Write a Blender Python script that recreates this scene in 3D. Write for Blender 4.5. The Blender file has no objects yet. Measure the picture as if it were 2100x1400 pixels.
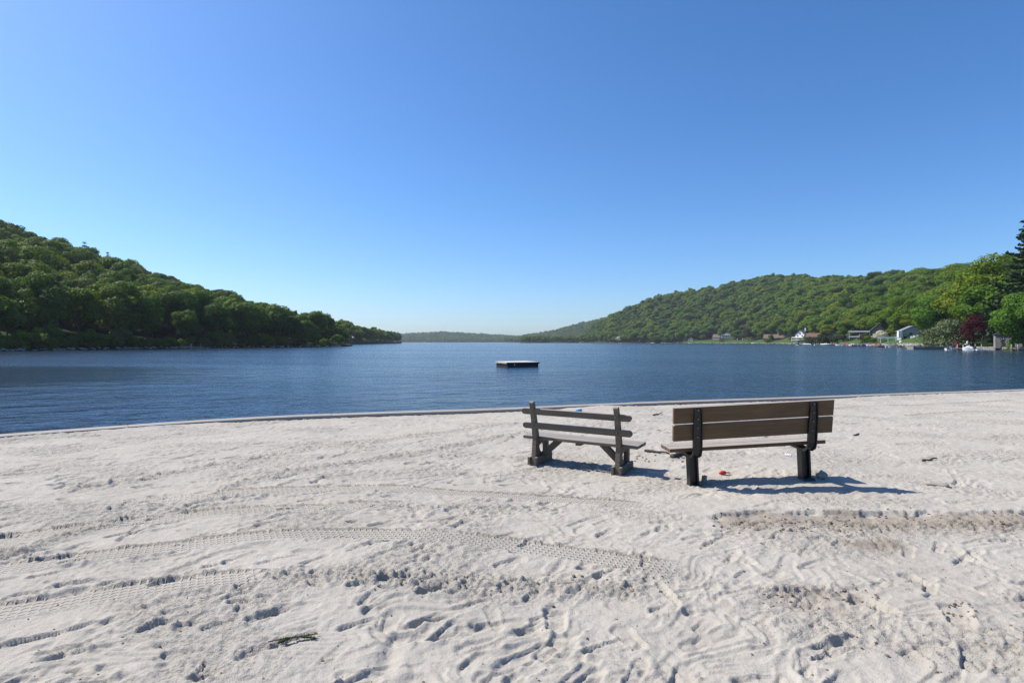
import bpy, bmesh, math, random
import numpy as np
from mathutils import Vector, Matrix

# ------------------------------------------------------------------ camera, sky, sun, exposure
sc = bpy.context.scene
COL = sc.collection
R = math.radians
F, CX, CY, CAMZ, WATER = 1167.0, 1050.0, 701.0, 1.6, -0.45   # photo pixels per unit slope, horizon row, eye height, lake level

cam_d = bpy.data.cameras.new('camera')
cam = bpy.data.objects.new('camera', cam_d); COL.objects.link(cam)
cam.location = (0, 0, CAMZ); cam.rotation_euler = (R(90), 0, 0)
cam_d.sensor_width = 36; cam_d.lens = 36 * F / 2100
cam_d.shift_y = 0.0005; cam_d.clip_start = 0.05; cam_d.clip_end = 20000
sc.camera = cam

SUN_EL = R(48.5); SUN_DIR = Vector((-0.94 * math.cos(SUN_EL), 0.34 * math.cos(SUN_EL), math.sin(SUN_EL))).normalized()
SUN_AZ = math.atan2(SUN_DIR.x, SUN_DIR.y)          # clockwise from +Y
world = bpy.data.worlds.new('World'); sc.world = world; world.use_nodes = True
wn = world.node_tree.nodes; wl = world.node_tree.links
bg = wn.get('Background') or wn.new('ShaderNodeBackground')
sky = wn.new('ShaderNodeTexSky'); sky.sky_type = 'NISHITA'; sky.sun_disc = False
sky.sun_elevation = SUN_EL; sky.sun_rotation = SUN_AZ
sky.altitude = 1000; sky.air_density = 1.0; sky.dust_density = 1.9; sky.ozone_density = 6.0
hsv = wn.new('ShaderNodeHueSaturation'); hsv.inputs['Saturation'].default_value = 1.16; wl.new(sky.outputs[0], hsv.inputs['Color'])
tint = wn.new('ShaderNodeVectorMath'); tint.operation = 'MULTIPLY'; tint.inputs[1].default_value = (0.97, 1.07, 1.15); wl.new(hsv.outputs[0], tint.inputs[0])
wl.new(tint.outputs[0], bg.inputs[0]); bg.inputs[1].default_value = 0.116
wo = wn.get('World Output') or wn.new('ShaderNodeOutputWorld'); wl.new(bg.outputs[0], wo.inputs[0])

sun_d = bpy.data.lights.new('sun', 'SUN'); sun_d.energy = 5.0; sun_d.angle = R(0.53); sun_d.color = (1.0, 0.94, 0.855)
sun = bpy.data.objects.new('sun', sun_d); COL.objects.link(sun)
sun.rotation_euler = (-SUN_DIR).to_track_quat('-Z', 'Y').to_euler(); sun.location = SUN_DIR * 50

sc.view_settings.view_transform = 'Standard'; sc.view_settings.look = 'None'
sc.view_settings.exposure = 0.4; sc.view_settings.gamma = 1.0; sc.view_settings.use_curve_mapping = False
sc.render.engine = 'CYCLES'
cy = sc.cycles
cy.use_denoising = True; cy.denoiser = 'OPENIMAGEDENOISE'; cy.denoising_prefilter = 'NONE'; cy.sample_clamp_indirect = 4.0
cy.max_bounces = 5; cy.diffuse_bounces = 3; cy.glossy_bounces = 3; cy.transmission_bounces = 3
cy.transparent_max_bounces = 6; cy.volume_bounces = 0; cy.caustics_reflective = False; cy.caustics_refractive = False

# ------------------------------------------------------------------ helpers
rng = np.random.default_rng(11)
random.seed(5)

def at(x, Y, z=None, y=None):
    """photo column x at distance Y; height z or photo row y"""
    X = (x - CX) / F * Y
    if z is None: z = CAMZ - (y - CY) / F * Y
    return Vector((X, Y, z))

def tag(o, label=None, cat=None, group=None, kind=None):
    if label: o['label'] = label
    if cat: o['category'] = cat
    if group: o['group'] = group
    if kind: o['kind'] = kind
    return o

def empty(name, loc=(0, 0, 0), rz=0.0, label=None, cat=None, group=None):
    o = bpy.data.objects.new(name, None); COL.objects.link(o)
    o.location = loc; o.rotation_euler = (0, 0, rz); o.empty_display_size = 0.2
    return tag(o, label, cat, group)

def link(name, me, mat=None, parent=None, loc=None, rot=None):
    o = bpy.data.objects.new(name, me); COL.objects.link(o)
    if mat is not None and len(me.materials) == 0: me.materials.append(mat)
    if parent is not None: o.parent = parent
    if loc is not None: o.location = loc
    if rot is not None: o.rotation_euler = rot
    return o

def arr_mesh(name, V, Fq, smooth=False):
    """mesh from an (N,3) array and an (M,3|4) index array"""
    V = np.ascontiguousarray(V, dtype=np.float32); Fq = np.ascontiguousarray(Fq, dtype=np.int32)
    m, k = Fq.shape
    me = bpy.data.meshes.new(name)
    me.vertices.add(len(V)); me.vertices.foreach_set('co', V.ravel())
    me.loops.add(m * k); me.loops.foreach_set('vertex_index', Fq.ravel())
    me.polygons.add(m)
    me.polygons.foreach_set('loop_start', np.arange(0, m * k, k, dtype=np.int32))
    me.polygons.foreach_set('loop_total', np.full(m, k, dtype=np.int32))
    if smooth: me.polygons.foreach_set('use_smooth', np.ones(m, dtype=bool))
    me.update(calc_edges=True)
    return me

def bm_mesh(name, bm, smooth=False):
    me = bpy.data.meshes.new(name); bm.to_mesh(me); bm.free()
    if smooth:
        for p in me.polygons: p.use_smooth = True
    return me

def add_box(bm, c, s, rot=None, taper=None):
    M = Matrix.Translation(c) @ (rot.to_4x4() if rot is not None else Matrix.Identity(4))
    vs = bmesh.ops.create_cube(bm, size=1.0)['verts']
    for v in vs:
        k = 1.0
        if taper is not None and v.co.z > 0: k = taper
        v.co = M @ Vector((v.co.x * s[0] * k, v.co.y * s[1] * k, v.co.z * s[2]))
    return vs

def box_mesh(name, s, bevel=0.0, seg=2, wobble=0.0):
    bm = bmesh.new(); add_box(bm, (0, 0, 0), s)
    if bevel > 0: bmesh.ops.bevel(bm, geom=list(bm.edges), offset=bevel, segments=seg, affect='EDGES', profile=0.6)
    if wobble:
        for v in bm.verts: v.co += Vector((random.uniform(-1, 1), random.uniform(-1, 1), random.uniform(-1, 1))) * wobble
    return bm_mesh(name, bm)

def add_prism(bm, pts, axis, a, b):
    """polygon pts (2-D) extruded along axis 0/1/2 from a to b"""
    def mk(p, w):
        q = [p[0], p[1]]; q.insert(axis, w); return bm.verts.new(q)
    A = [mk(p, a) for p in pts]; B = [mk(p, b) for p in pts]
    n = len(pts)
    bm.faces.new(A[::-1]); bm.faces.new(B)
    for i in range(n): bm.faces.new((A[i], A[(i + 1) % n], B[(i + 1) % n], B[i]))

def prism_mesh(name, pts, axis, a, b, bevel=0.0):
    bm = bmesh.new(); add_prism(bm, pts, axis, a, b)
    bmesh.ops.recalc_face_normals(bm, faces=list(bm.faces))
    if bevel > 0: bmesh.ops.bevel(bm, geom=list(bm.edges), offset=bevel, segments=2, affect='EDGES', profile=0.6)
    return bm_mesh(name, bm)

def add_tube(bm, path, radii, n=8, cap=True):
    rings = []
    for i, p in enumerate(path):
        p = Vector(p)
        a = Vector(path[max(0, i - 1)]); b = Vector(path[min(len(path) - 1, i + 1)])
        d = (b - a).normalized()
        u = d.cross(Vector((0, 0, 1)));
        if u.length < 1e-3: u = d.cross(Vector((1, 0, 0)))
        u.normalize(); w = d.cross(u)
        r = radii[i] if hasattr(radii, '__len__') else radii
        rings.append([bm.verts.new(p + u * math.cos(2 * math.pi * k / n) * r + w * math.sin(2 * math.pi * k / n) * r) for k in range(n)])
    for A, B in zip(rings, rings[1:]):
        for k in range(n): bm.faces.new((A[k], A[(k + 1) % n], B[(k + 1) % n], B[k]))
    if cap: bm.faces.new(rings[0][::-1]); bm.faces.new(rings[-1])

def tube_mesh(name, path, radii, n=8):
    bm = bmesh.new(); add_tube(bm, path, radii, n)
    bmesh.ops.recalc_face_normals(bm, faces=list(bm.faces))
    return bm_mesh(name, bm, True)

def _hash(ix, iy, seed):
    n = (ix.astype(np.int64) * 374761393 + iy.astype(np.int64) * 668265263 + seed * 1442695041) & 0xFFFFFFFF
    n = ((n ^ (n >> 13)) * 1274126177) & 0xFFFFFFFF
    n = ((n ^ (n >> 16)) * 2246822519) & 0xFFFFFFFF
    return (n ^ (n >> 15)) & 0xFFFFFFFF

def perlin(x, y, seed=0):
    x0 = np.floor(x); y0 = np.floor(y); fx = x - x0; fy = y - y0
    u = fx * fx * fx * (fx * (fx * 6 - 15) + 10); v = fy * fy * fy * (fy * (fy * 6 - 15) + 10)
    def g(dx, dy):
        a = _hash(x0 + dx, y0 + dy, seed) * (2 * math.pi / 4294967296.0)
        return np.cos(a) * (fx - dx) + np.sin(a) * (fy - dy)
    return ((g(0, 0) * (1 - u) + g(1, 0) * u) * (1 - v) + (g(0, 1) * (1 - u) + g(1, 1) * u) * v) * 1.5

def sstep(a, b, x):
    t = np.clip((x - a) / (b - a), 0, 1); return t * t * (3 - 2 * t)

# ------------------------------------------------------------------ materials
def new_mat(name):
    m = bpy.data.materials.new(name); m.use_nodes = True
    nt = m.node_tree; b = nt.nodes['Principled BSDF']
    return m, nt, b

def N(nt, t, **kw):
    n = nt.nodes.new(t)
    for k, v in kw.items(): setattr(n, k, v)
    return n

def ramp(nt, stops):
    r = N(nt, 'ShaderNodeValToRGB'); e = r.color_ramp.elements
    while len(e) < len(stops): e.new(0.5)
    for q, (p, c) in zip(e, stops):
        q.position = p; q.color = (*c, 1) if len(c) == 3 else c
    return r

def math_n(nt, op, a, b=None, c=None):
    n = N(nt, 'ShaderNodeMath', operation=op)
    for i, v in enumerate((a, b, c)):
        if v is None: continue
        if isinstance(v, (int, float)): n.inputs[i].default_value = v
        else: nt.links.new(v, n.inputs[i])
    return n.outputs[0]

def noise(nt, vec, scale, detail=4, rough=0.55, vscale=None):
    if vscale is not None:
        mp = N(nt, 'ShaderNodeMapping'); mp.inputs['Scale'].default_value = vscale
        nt.links.new(vec, mp.inputs['Vector']); vec = mp.outputs[0]
    n = N(nt, 'ShaderNodeTexNoise'); n.inputs['Scale'].default_value = scale
    n.inputs['Detail'].default_value = detail; n.inputs['Roughness'].default_value = rough
    nt.links.new(vec, n.inputs['Vector'])
    return n

def simple(name, col, rough=0.7, var=0.18, scale=3.0, bump=0.0, bscale=30.0, metallic=0.0):
    m, nt, b = new_mat(name)
    tc = N(nt, 'ShaderNodeTexCoord')
    n = noise(nt, tc.outputs['Object'], scale, 5, 0.6)
    r = ramp(nt, [(0.3, tuple(c * (1 - var) for c in col)), (0.7, tuple(min(1, c * (1 + var)) for c in col))])
    nt.links.new(n.outputs['Fac'], r.inputs[0]); nt.links.new(r.outputs[0], b.inputs['Base Color'])
    b.inputs['Roughness'].default_value = rough; b.inputs['Metallic'].default_value = metallic
    if bump:
        n2 = noise(nt, tc.outputs['Object'], bscale, 4)
        bp = N(nt, 'ShaderNodeBump'); bp.inputs['Strength'].default_value = 1.0; bp.inputs['Distance'].default_value = bump
        nt.links.new(n2.outputs['Fac'], bp.inputs['Height']); nt.links.new(bp.outputs[0], b.inputs['Normal'])
    return m

def wood(name, dark, light, grain=1.0, grey=None, moss=0.0):
    """boards: grain runs along local x"""
    m, nt, b = new_mat(name)
    tc = N(nt, 'ShaderNodeTexCoord'); oi = N(nt, 'ShaderNodeObjectInfo')
    add = N(nt, 'ShaderNodeVectorMath', operation='ADD')
    cmb = N(nt, 'ShaderNodeCombineXYZ')
    nt.links.new(math_n(nt, 'MULTIPLY', oi.outputs['Random'], 17.0), cmb.inputs[0]); nt.links.new(cmb.outputs[0], add.inputs[1])
    nt.links.new(tc.outputs['Object'], add.inputs[0]); v = add.outputs[0]
    n1 = noise(nt, v, 6.0, 7, 0.65, (0.35, 9, 9))
    n2 = noise(nt, v, 2.2, 3, 0.5, (1, 2.5, 2.5))
    r = ramp(nt, [(0.28, dark), (0.72, light)])
    nt.links.new(math_n(nt, 'ADD', math_n(nt, 'MULTIPLY', n1.outputs['Fac'], 0.65), math_n(nt, 'MULTIPLY', n2.outputs['Fac'], 0.35)), r.inputs[0])
    col = r.outputs[0]
    if grey is not None:   # sunlit tops put into the colour: upward faces paler, with patchy weathered grey
        ge = N(nt, 'ShaderNodeNewGeometry'); sp = N(nt, 'ShaderNodeSeparateXYZ'); nt.links.new(ge.outputs['True Normal'], sp.inputs[0])
        f = math_n(nt, 'MULTIPLY', sstep_n(nt, 0.3, 0.9, sp.outputs[2]), math_n(nt, 'ADD', 0.55, math_n(nt, 'MULTIPLY', n2.outputs['Fac'], 0.5)))
        mx = N(nt, 'ShaderNodeMix', data_type='RGBA'); nt.links.new(f, mx.inputs['Factor']); nt.links.new(col, mx.inputs['A'])
        mx.inputs['B'].default_value = (*grey, 1); col = mx.outputs['Result']
    if moss:
        n3 = noise(nt, v, 3.5, 4, 0.6)
        f = math_n(nt, 'MULTIPLY', sstep_n(nt, 0.56, 0.72, n3.outputs['Fac']), moss)
        mx = N(nt, 'ShaderNodeMix', data_type='RGBA'); nt.links.new(f, mx.inputs['Factor']); nt.links.new(col, mx.inputs['A'])
        mx.inputs['B'].default_value = (0.10, 0.13, 0.05, 1); col = mx.outputs['Result']
    nt.links.new(col, b.inputs['Base Color'])
    b.inputs['Roughness'].default_value = 0.8
    bp = N(nt, 'ShaderNodeBump'); bp.inputs['Distance'].default_value = 0.004 * grain
    nt.links.new(n1.outputs['Fac'], bp.inputs['Height']); nt.links.new(bp.outputs[0], b.inputs['Normal'])
    return m

def sstep_n(nt, a, b_, v):
    n = N(nt, 'ShaderNodeMapRange', interpolation_type='SMOOTHSTEP'); n.inputs['From Min'].default_value = a; n.inputs['From Max'].default_value = b_
    nt.links.new(v, n.inputs['Value']); return n.outputs['Result']

def sand_mat():
    m, nt, b = new_mat('dry_sand')
    tc = N(nt, 'ShaderNodeTexCoord'); P = tc.outputs['Object']
    big = noise(nt, P, 0.9, 5, 0.6); mid = noise(nt, P, 5.0, 5, 0.6); fine = noise(nt, P, 60, 4, 0.7); grit = noise(nt, P, 240, 2, 0.6)
    r = ramp(nt, [(0.3, (0.352, 0.322, 0.275)), (0.7, (0.458, 0.425, 0.370))])
    f = math_n(nt, 'ADD', math_n(nt, 'MULTIPLY', big.outputs['Fac'], 0.5), math_n(nt, 'ADD', math_n(nt, 'MULTIPLY', mid.outputs['Fac'], 0.3), math_n(nt, 'MULTIPLY', fine.outputs['Fac'], 0.2)))
    nt.links.new(f, r.inputs[0])
    wet = N(nt, 'ShaderNodeAttribute', attribute_name='damp')
    wm = math_n(nt, 'MULTIPLY', wet.outputs['Fac'], math_n(nt, 'ADD', 0.55, math_n(nt, 'MULTIPLY', mid.outputs['Fac'], 0.8)))
    mx = N(nt, 'ShaderNodeMix', data_type='RGBA'); nt.links.new(wm, mx.inputs['Factor']); nt.links.new(r.outputs[0], mx.inputs['A'])
    mx.inputs['B'].default_value = (0.225, 0.185, 0.142, 1)
    sp = math_n(nt, 'MULTIPLY', sstep_n(nt, 0.62, 0.70, grit.outputs['Fac']), 0.6)     # dark mineral specks
    mx2 = N(nt, 'ShaderNodeMix', data_type='RGBA'); nt.links.new(sp, mx2.inputs['Factor']); nt.links.new(mx.outputs['Result'], mx2.inputs['A'])
    mx2.inputs['B'].default_value = (0.17, 0.13, 0.10, 1)
    nt.links.new(mx2.outputs['Result'], b.inputs['Base Color'])
    b.inputs['Roughness'].default_value = 0.95; b.inputs['Specular IOR Level'].default_value = 0.15
    # tyre tread: rows of lugs printed along each track (s along the track, d across it)
    ta = N(nt, 'ShaderNodeAttribute', attribute_name='tread'); sep = N(nt, 'ShaderNodeSeparateXYZ'); nt.links.new(ta.outputs['Vector'], sep.inputs[0])
    s, d, k = sep.outputs
    row = math_n(nt, 'FLOOR', math_n(nt, 'MULTIPLY', d, 20.0))
    ph = math_n(nt, 'ADD', math_n(nt, 'MULTIPLY', s, 1 / 0.050), math_n(nt, 'MULTIPLY', row, 0.5))
    lug = math_n(nt, 'SUBTRACT', math_n(nt, 'ABSOLUTE', math_n(nt, 'SUBTRACT', math_n(nt, 'FRACT', ph), 0.5)), 0.30)
    rowf = math_n(nt, 'SUBTRACT', math_n(nt, 'ABSOLUTE', math_n(nt, 'SUBTRACT', math_n(nt, 'FRACT', math_n(nt, 'MULTIPLY', d, 20.0)), 0.5)), 0.20)
    g = math_n(nt, 'MULTIPLY', sstep_n(nt, -0.07, 0.07, math_n(nt, 'MAXIMUM', lug, rowf)), k)
    h = math_n(nt, 'MULTIPLY', g, 0.028)
    # grains, crumbs and small clods
    rough_a = N(nt, 'ShaderNodeAttribute', attribute_name='churn')
    amp = math_n(nt, 'ADD', 0.006, math_n(nt, 'MULTIPLY', rough_a.outputs['Fac'], 0.020))
    n35 = noise(nt, P, 26, 5, 0.7)
    h = math_n(nt, 'ADD', h, math_n(nt, 'MULTIPLY', n35.outputs['Fac'], amp))
    h = math_n(nt, 'ADD', h, math_n(nt, 'MULTIPLY', fine.outputs['Fac'], math_n(nt, 'MULTIPLY', amp, 0.55)))
    h = math_n(nt, 'ADD', h, math_n(nt, 'MULTIPLY', grit.outputs['Fac'], 0.0008))
    bp = N(nt, 'ShaderNodeBump'); bp.inputs['Distance'].default_value = 1.0; bp.inputs['Strength'].default_value = 1.0
    nt.links.new(h, bp.inputs['Height']); nt.links.new(bp.outputs[0], b.inputs['Normal'])
    return m

def water_mat():
    m, nt, b = new_mat('lake_water')
    tc = N(nt, 'ShaderNodeTexCoord'); P = tc.outputs['Object']
    b.inputs['Base Color'].default_value = (0.014, 0.030, 0.056, 1)
    b.inputs['IOR'].default_value = 1.33; b.inputs['Roughness'].default_value = 0.15
    mp = N(nt, 'ShaderNodeMapping'); mp.inputs['Rotation'].default_value = (0, 0, R(-12)); nt.links.new(P, mp.inputs['Vector'])
    Q = mp.outputs[0]
    a = noise(nt, Q, 0.42, 2, 0.5, (0.95, 1.4, 1)); a.inputs['Distortion'].default_value = 0.4
    c = noise(nt, Q, 1.5, 3, 0.55, (0.95, 1.4, 1)); c.inputs['Distortion'].default_value = 0.5
    e = noise(nt, Q, 6.0, 3, 0.6, (0.8, 1.3, 1))
    gust = noise(nt, P, 0.035, 3, 0.5, (0.5, 1.4, 1))
    gm = math_n(nt, 'ADD', 0.55, math_n(nt, 'MULTIPLY', sstep_n(nt, 0.3, 0.7, gust.outputs['Fac']), 0.75))
    h = math_n(nt, 'ADD', math_n(nt, 'MULTIPLY', a.outputs['Fac'], 0.28), math_n(nt, 'MULTIPLY', c.outputs['Fac'], 0.13))
    h = math_n(nt, 'ADD', h, math_n(nt, 'MULTIPLY', e.outputs['Fac'], 0.026))
    # water lies calmer in the lee of the left hill
    sx = N(nt, 'ShaderNodeSeparateXYZ'); nt.links.new(P, sx.inputs[0])
    ux = math_n(nt, 'MULTIPLY', math_n(nt, 'ADD', sx.outputs[0], 40.0), 1 / 30.0); uy = math_n(nt, 'MULTIPLY', math_n(nt, 'ADD', sx.outputs[1], -36.0), 1 / 15.0)
    dd = math_n(nt, 'ADD', math_n(nt, 'ADD', math_n(nt, 'MULTIPLY', ux, ux), math_n(nt, 'MULTIPLY', uy, uy)), math_n(nt, 'MULTIPLY', gust.outputs['Fac'], 0.8))
    calm = math_n(nt, 'SUBTRACT', 1.0, math_n(nt, 'MULTIPLY', math_n(nt, 'SUBTRACT', 1.0, sstep_n(nt, 0.5, 2.2, dd)), 0.84))
    h = math_n(nt, 'MULTIPLY', math_n(nt, 'MULTIPLY', h, gm), calm)
    bp = N(nt, 'ShaderNodeBump'); bp.inputs['Distance'].default_value = 1.0; bp.inputs['Strength'].default_value = 1.0
    nt.links.new(h, bp.inputs['Height']); nt.links.new(bp.outputs[0], b.inputs['Normal'])
    return m

def leaf_mat(name, stops, trans=0.35, sat=1.0):
    """foliage; the tone of a tree comes from its object colour (red = place on the ramp, green 0) or, in a mass, from its random number"""
    m, nt, b = new_mat(name)
    oi = N(nt, 'ShaderNodeObjectInfo'); sp = N(nt, 'ShaderNodeSeparateColor'); nt.links.new(oi.outputs['Color'], sp.inputs[0])
    f = math_n(nt, 'ADD', math_n(nt, 'MULTIPLY', oi.outputs['Random'], sp.outputs[1]), math_n(nt, 'MULTIPLY', sp.outputs[0], math_n(nt, 'SUBTRACT', 1.0, sp.outputs[1])))
    r = ramp(nt, stops); nt.links.new(f, r.inputs[0])
    ge = N(nt, 'ShaderNodeNewGeometry')
    hs = N(nt, 'ShaderNodeHueSaturation'); hs.inputs['Saturation'].default_value = sat
    nt.links.new(math_n(nt, 'ADD', 0.68, math_n(nt, 'MULTIPLY', ge.outputs['Random Per Island'], 0.64)), hs.inputs['Value'])
    nt.links.new(math_n(nt, 'ADD', 0.488, math_n(nt, 'MULTIPLY', ge.outputs['Random Per Island'], 0.024)), hs.inputs['Hue'])
    nt.links.new(r.outputs[0], hs.inputs['Color'])
    nt.links.new(hs.outputs[0], b.inputs['Base Color'])
    b.inputs['Roughness'].default_value = 0.6; b.inputs['Specular IOR Level'].default_value = 0.10
    tv = N(nt, 'ShaderNodeVectorMath', operation='MULTIPLY'); tv.inputs[1].default_value = (1.35, 1.35, 0.55); nt.links.new(hs.outputs[0], tv.inputs[0])
    tr = N(nt, 'ShaderNodeBsdfTranslucent'); nt.links.new(tv.outputs[0], tr.inputs['Color'])
    mx = N(nt, 'ShaderNodeMixShader'); mx.inputs[0].default_value = trans
    out = nt.nodes['Material Output']
    nt.links.new(b.outputs[0], mx.inputs[1]); nt.links.new(tr.outputs[0], mx.inputs[2]); nt.links.new(mx.outputs[0], out.inputs['Surface'])
    return m

def terrain_mat():
    m, nt, b = new_mat('wooded_ground')
    tc = N(nt, 'ShaderNodeTexCoord')
    n = noise(nt, tc.outputs['Object'], 0.15, 6, 0.65); n2 = noise(nt, tc.outputs['Object'], 0.9, 5, 0.6)
    r = ramp(nt, [(0.35, (0.018, 0.028, 0.010)), (0.65, (0.045, 0.060, 0.020))]); nt.links.new(n.outputs['Fac'], r.inputs[0])
    g = ramp(nt, [(0.3, (0.036, 0.070, 0.015)), (0.7, (0.068, 0.112, 0.026))]); nt.links.new(n2.outputs['Fac'], g.inputs[0])
    la = N(nt, 'ShaderNodeAttribute', attribute_name='lawn')
    mx = N(nt, 'ShaderNodeMix', data_type='RGBA'); nt.links.new(la.outputs['Fac'], mx.inputs['Factor'])
    nt.links.new(r.outputs[0], mx.inputs['A']); nt.links.new(g.outputs[0], mx.inputs['B']); nt.links.new(mx.outputs['Result'], b.inputs['Base Color'])
    b.inputs['Roughness'].default_value = 0.95; b.inputs['Specular IOR Level'].default_value = 0.1
    return m

def stone_mat(name='stone', lo=(0.16, 0.15, 0.135), hi=(0.42, 0.39, 0.35)):
    m, nt, b = new_mat(name)
    ge = N(nt, 'ShaderNodeNewGeometry'); tc = N(nt, 'ShaderNodeTexCoord'); n = noise(nt, tc.outputs['Object'], 4, 5, 0.6)
    r = ramp(nt, [(0.0, lo), (1.0, hi)])
    nt.links.new(math_n(nt, 'ADD', math_n(nt, 'MULTIPLY', ge.outputs['Random Per Island'], 0.7), math_n(nt, 'MULTIPLY', n.outputs['Fac'], 0.3)), r.inputs[0])
    nt.links.new(r.outputs[0], b.inputs['Base Color']); b.inputs['Roughness'].default_value = 0.9
    return m

GREENS = [(0.0, (0.170, 0.208, 0.016)), (0.22, (0.120, 0.190, 0.012)), (0.45, (0.082, 0.156, 0.013)), (0.65, (0.095, 0.165, 0.028)), (0.82, (0.132, 0.178, 0.020)), (0.95, (0.054, 0.106, 0.016)), (1.0, (0.140, 0.165, 0.040))]
M = dict(
    sand=sand_mat(), water=water_mat(), ground=terrain_mat(),
    leaf=leaf_mat('broadleaf_foliage', GREENS, 0.32),
    maple=leaf_mat('bright_maple_foliage', [(0, (0.085, 0.19, 0.018)), (1, (0.12, 0.21, 0.03))], 0.4),
    willow=leaf_mat('grey_green_foliage', [(0, (0.10, 0.135, 0.060)), (1, (0.14, 0.17, 0.085))], 0.25),
    redleaf=leaf_mat('dark_red_foliage', [(0, (0.072, 0.010, 0.014)), (1, (0.055, 0.012, 0.016))], 0.25),
    dusk=leaf_mat('brown_green_foliage', [(0, (0.060, 0.058, 0.025)), (1, (0.085, 0.070, 0.035))], 0.2),
    dark=leaf_mat('dark_green_foliage', [(0, (0.022, 0.045, 0.017)), (1, (0.032, 0.055, 0.022))], 0.15),
    blossom=leaf_mat('white_blossom', [(0, (0.62, 0.60, 0.55)), (1, (0.50, 0.50, 0.42))], 0.25),
    pink=leaf_mat('pink_blossom', [(0, (0.28, 0.04, 0.08)), (1, (0.26, 0.05, 0.09))], 0.25),
    needle=leaf_mat('conifer_needles', [(0, (0.034, 0.064, 0.026)), (1, (0.055, 0.090, 0.042))], 0.12),
    sprig=leaf_mat('sprig_needles', [(0, (0.06, 0.09, 0.04)), (1, (0.085, 0.115, 0.06))], 0.2),
    bark=simple('bark', (0.075, 0.058, 0.045), 0.9, 0.3, 2.0),
    bench_old=wood('weathered_bench_wood', (0.058, 0.045, 0.033), (0.180, 0.145, 0.110), 1.4, (0.30, 0.275, 0.245), 0.35),
    bench_brown=wood('brown_stained_planks', (0.070, 0.040, 0.018), (0.165, 0.100, 0.049), 0.9, (0.36, 0.325, 0.285), 0.18),
    iron=simple('black_painted_steel', (0.010, 0.010, 0.011), 0.42, 0.3, 8, 0.0006, 60),
    bolt=simple('dull_steel', (0.20, 0.20, 0.20), 0.45, 0.2, 5, metallic=0.8),
    coping=wood('sandy_coping_board', (0.22, 0.195, 0.165), (0.35, 0.322, 0.285), 1.0),
    seawall=simple('dark_timber_wall', (0.09, 0.075, 0.06), 0.9, 0.3, 2.0),
    raft_side=simple('black_raft_side', (0.012, 0.012, 0.013), 0.6, 0.3, 4),
    raft_top=wood('pale_deck_boards', (0.46, 0.44, 0.41), (0.66, 0.64, 0.61), 0.6),
    raft_rail=wood('raft_rail_wood', (0.25, 0.22, 0.16), (0.45, 0.41, 0.32), 0.6),
    white=simple('white_paint', (0.78, 0.78, 0.76), 0.5, 0.05, 2), red=simple('red_plastic', (0.55, 0.03, 0.02), 0.4, 0.1, 5),
    cyan=simple('blue_plastic', (0.02, 0.35, 0.62), 0.4, 0.1, 5), blue=simple('blue_canvas', (0.03, 0.07, 0.30), 0.7, 0.1, 2),
    green=simple('green_canvas', (0.015, 0.12, 0.07), 0.7, 0.1, 2), redc=simple('red_canvas', (0.40, 0.025, 0.035), 0.6, 0.1, 2),
    yellow=simple('yellow_plastic', (0.60, 0.33, 0.02), 0.5, 0.1, 2), dgrey=simple('dark_grey', (0.05, 0.05, 0.055), 0.6, 0.15, 2),
    grey=simple('pale_grey_siding', (0.42, 0.45, 0.48), 0.7, 0.08, 1), cream=simple('cream_siding', (0.58, 0.54, 0.47), 0.75, 0.08, 1),
    brownw=simple('brown_siding', (0.13, 0.085, 0.055), 0.8, 0.15, 1), tan=simple('tan_siding', (0.30, 0.24, 0.18), 0.8, 0.1, 1),
    roof_grey=simple('grey_shingles', (0.17, 0.18, 0.20), 0.85, 0.15, 3), roof_dark=simple('dark_shingles', (0.06, 0.06, 0.068), 0.85, 0.15, 3),
    roof_brown=simple('brown_shingles', (0.16, 0.10, 0.08), 0.85, 0.2, 3), roof_red=simple('red_brown_shingles', (0.15, 0.075, 0.055), 0.85, 0.2, 3),
    brick=simple('red_brick', (0.22, 0.055, 0.045), 0.9, 0.2, 4), glass=simple('window_glass', (0.02, 0.025, 0.03), 0.1, 0.1, 1),
    stone=stone_mat(), dockw=wood('grey_dock_boards', (0.16, 0.14, 0.12), (0.32, 0.29, 0.26)),
    drift=simple('wet_black_wood', (0.022, 0.018, 0.015), 0.7, 0.3, 20, 0.004, 40), clod=simple('damp_sand_clod', (0.20, 0.15, 0.11), 0.95, 0.3, 30),
)

# ------------------------------------------------------------------ terrain tables: columns x of the photo -> shore distance, crest distance, crest row (tree tops)
def tab(s): 
    a = np.array([[float(v) for v in q.split(':')] for q in s.split()]); return a[:, 0], a[:, 1]

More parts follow.
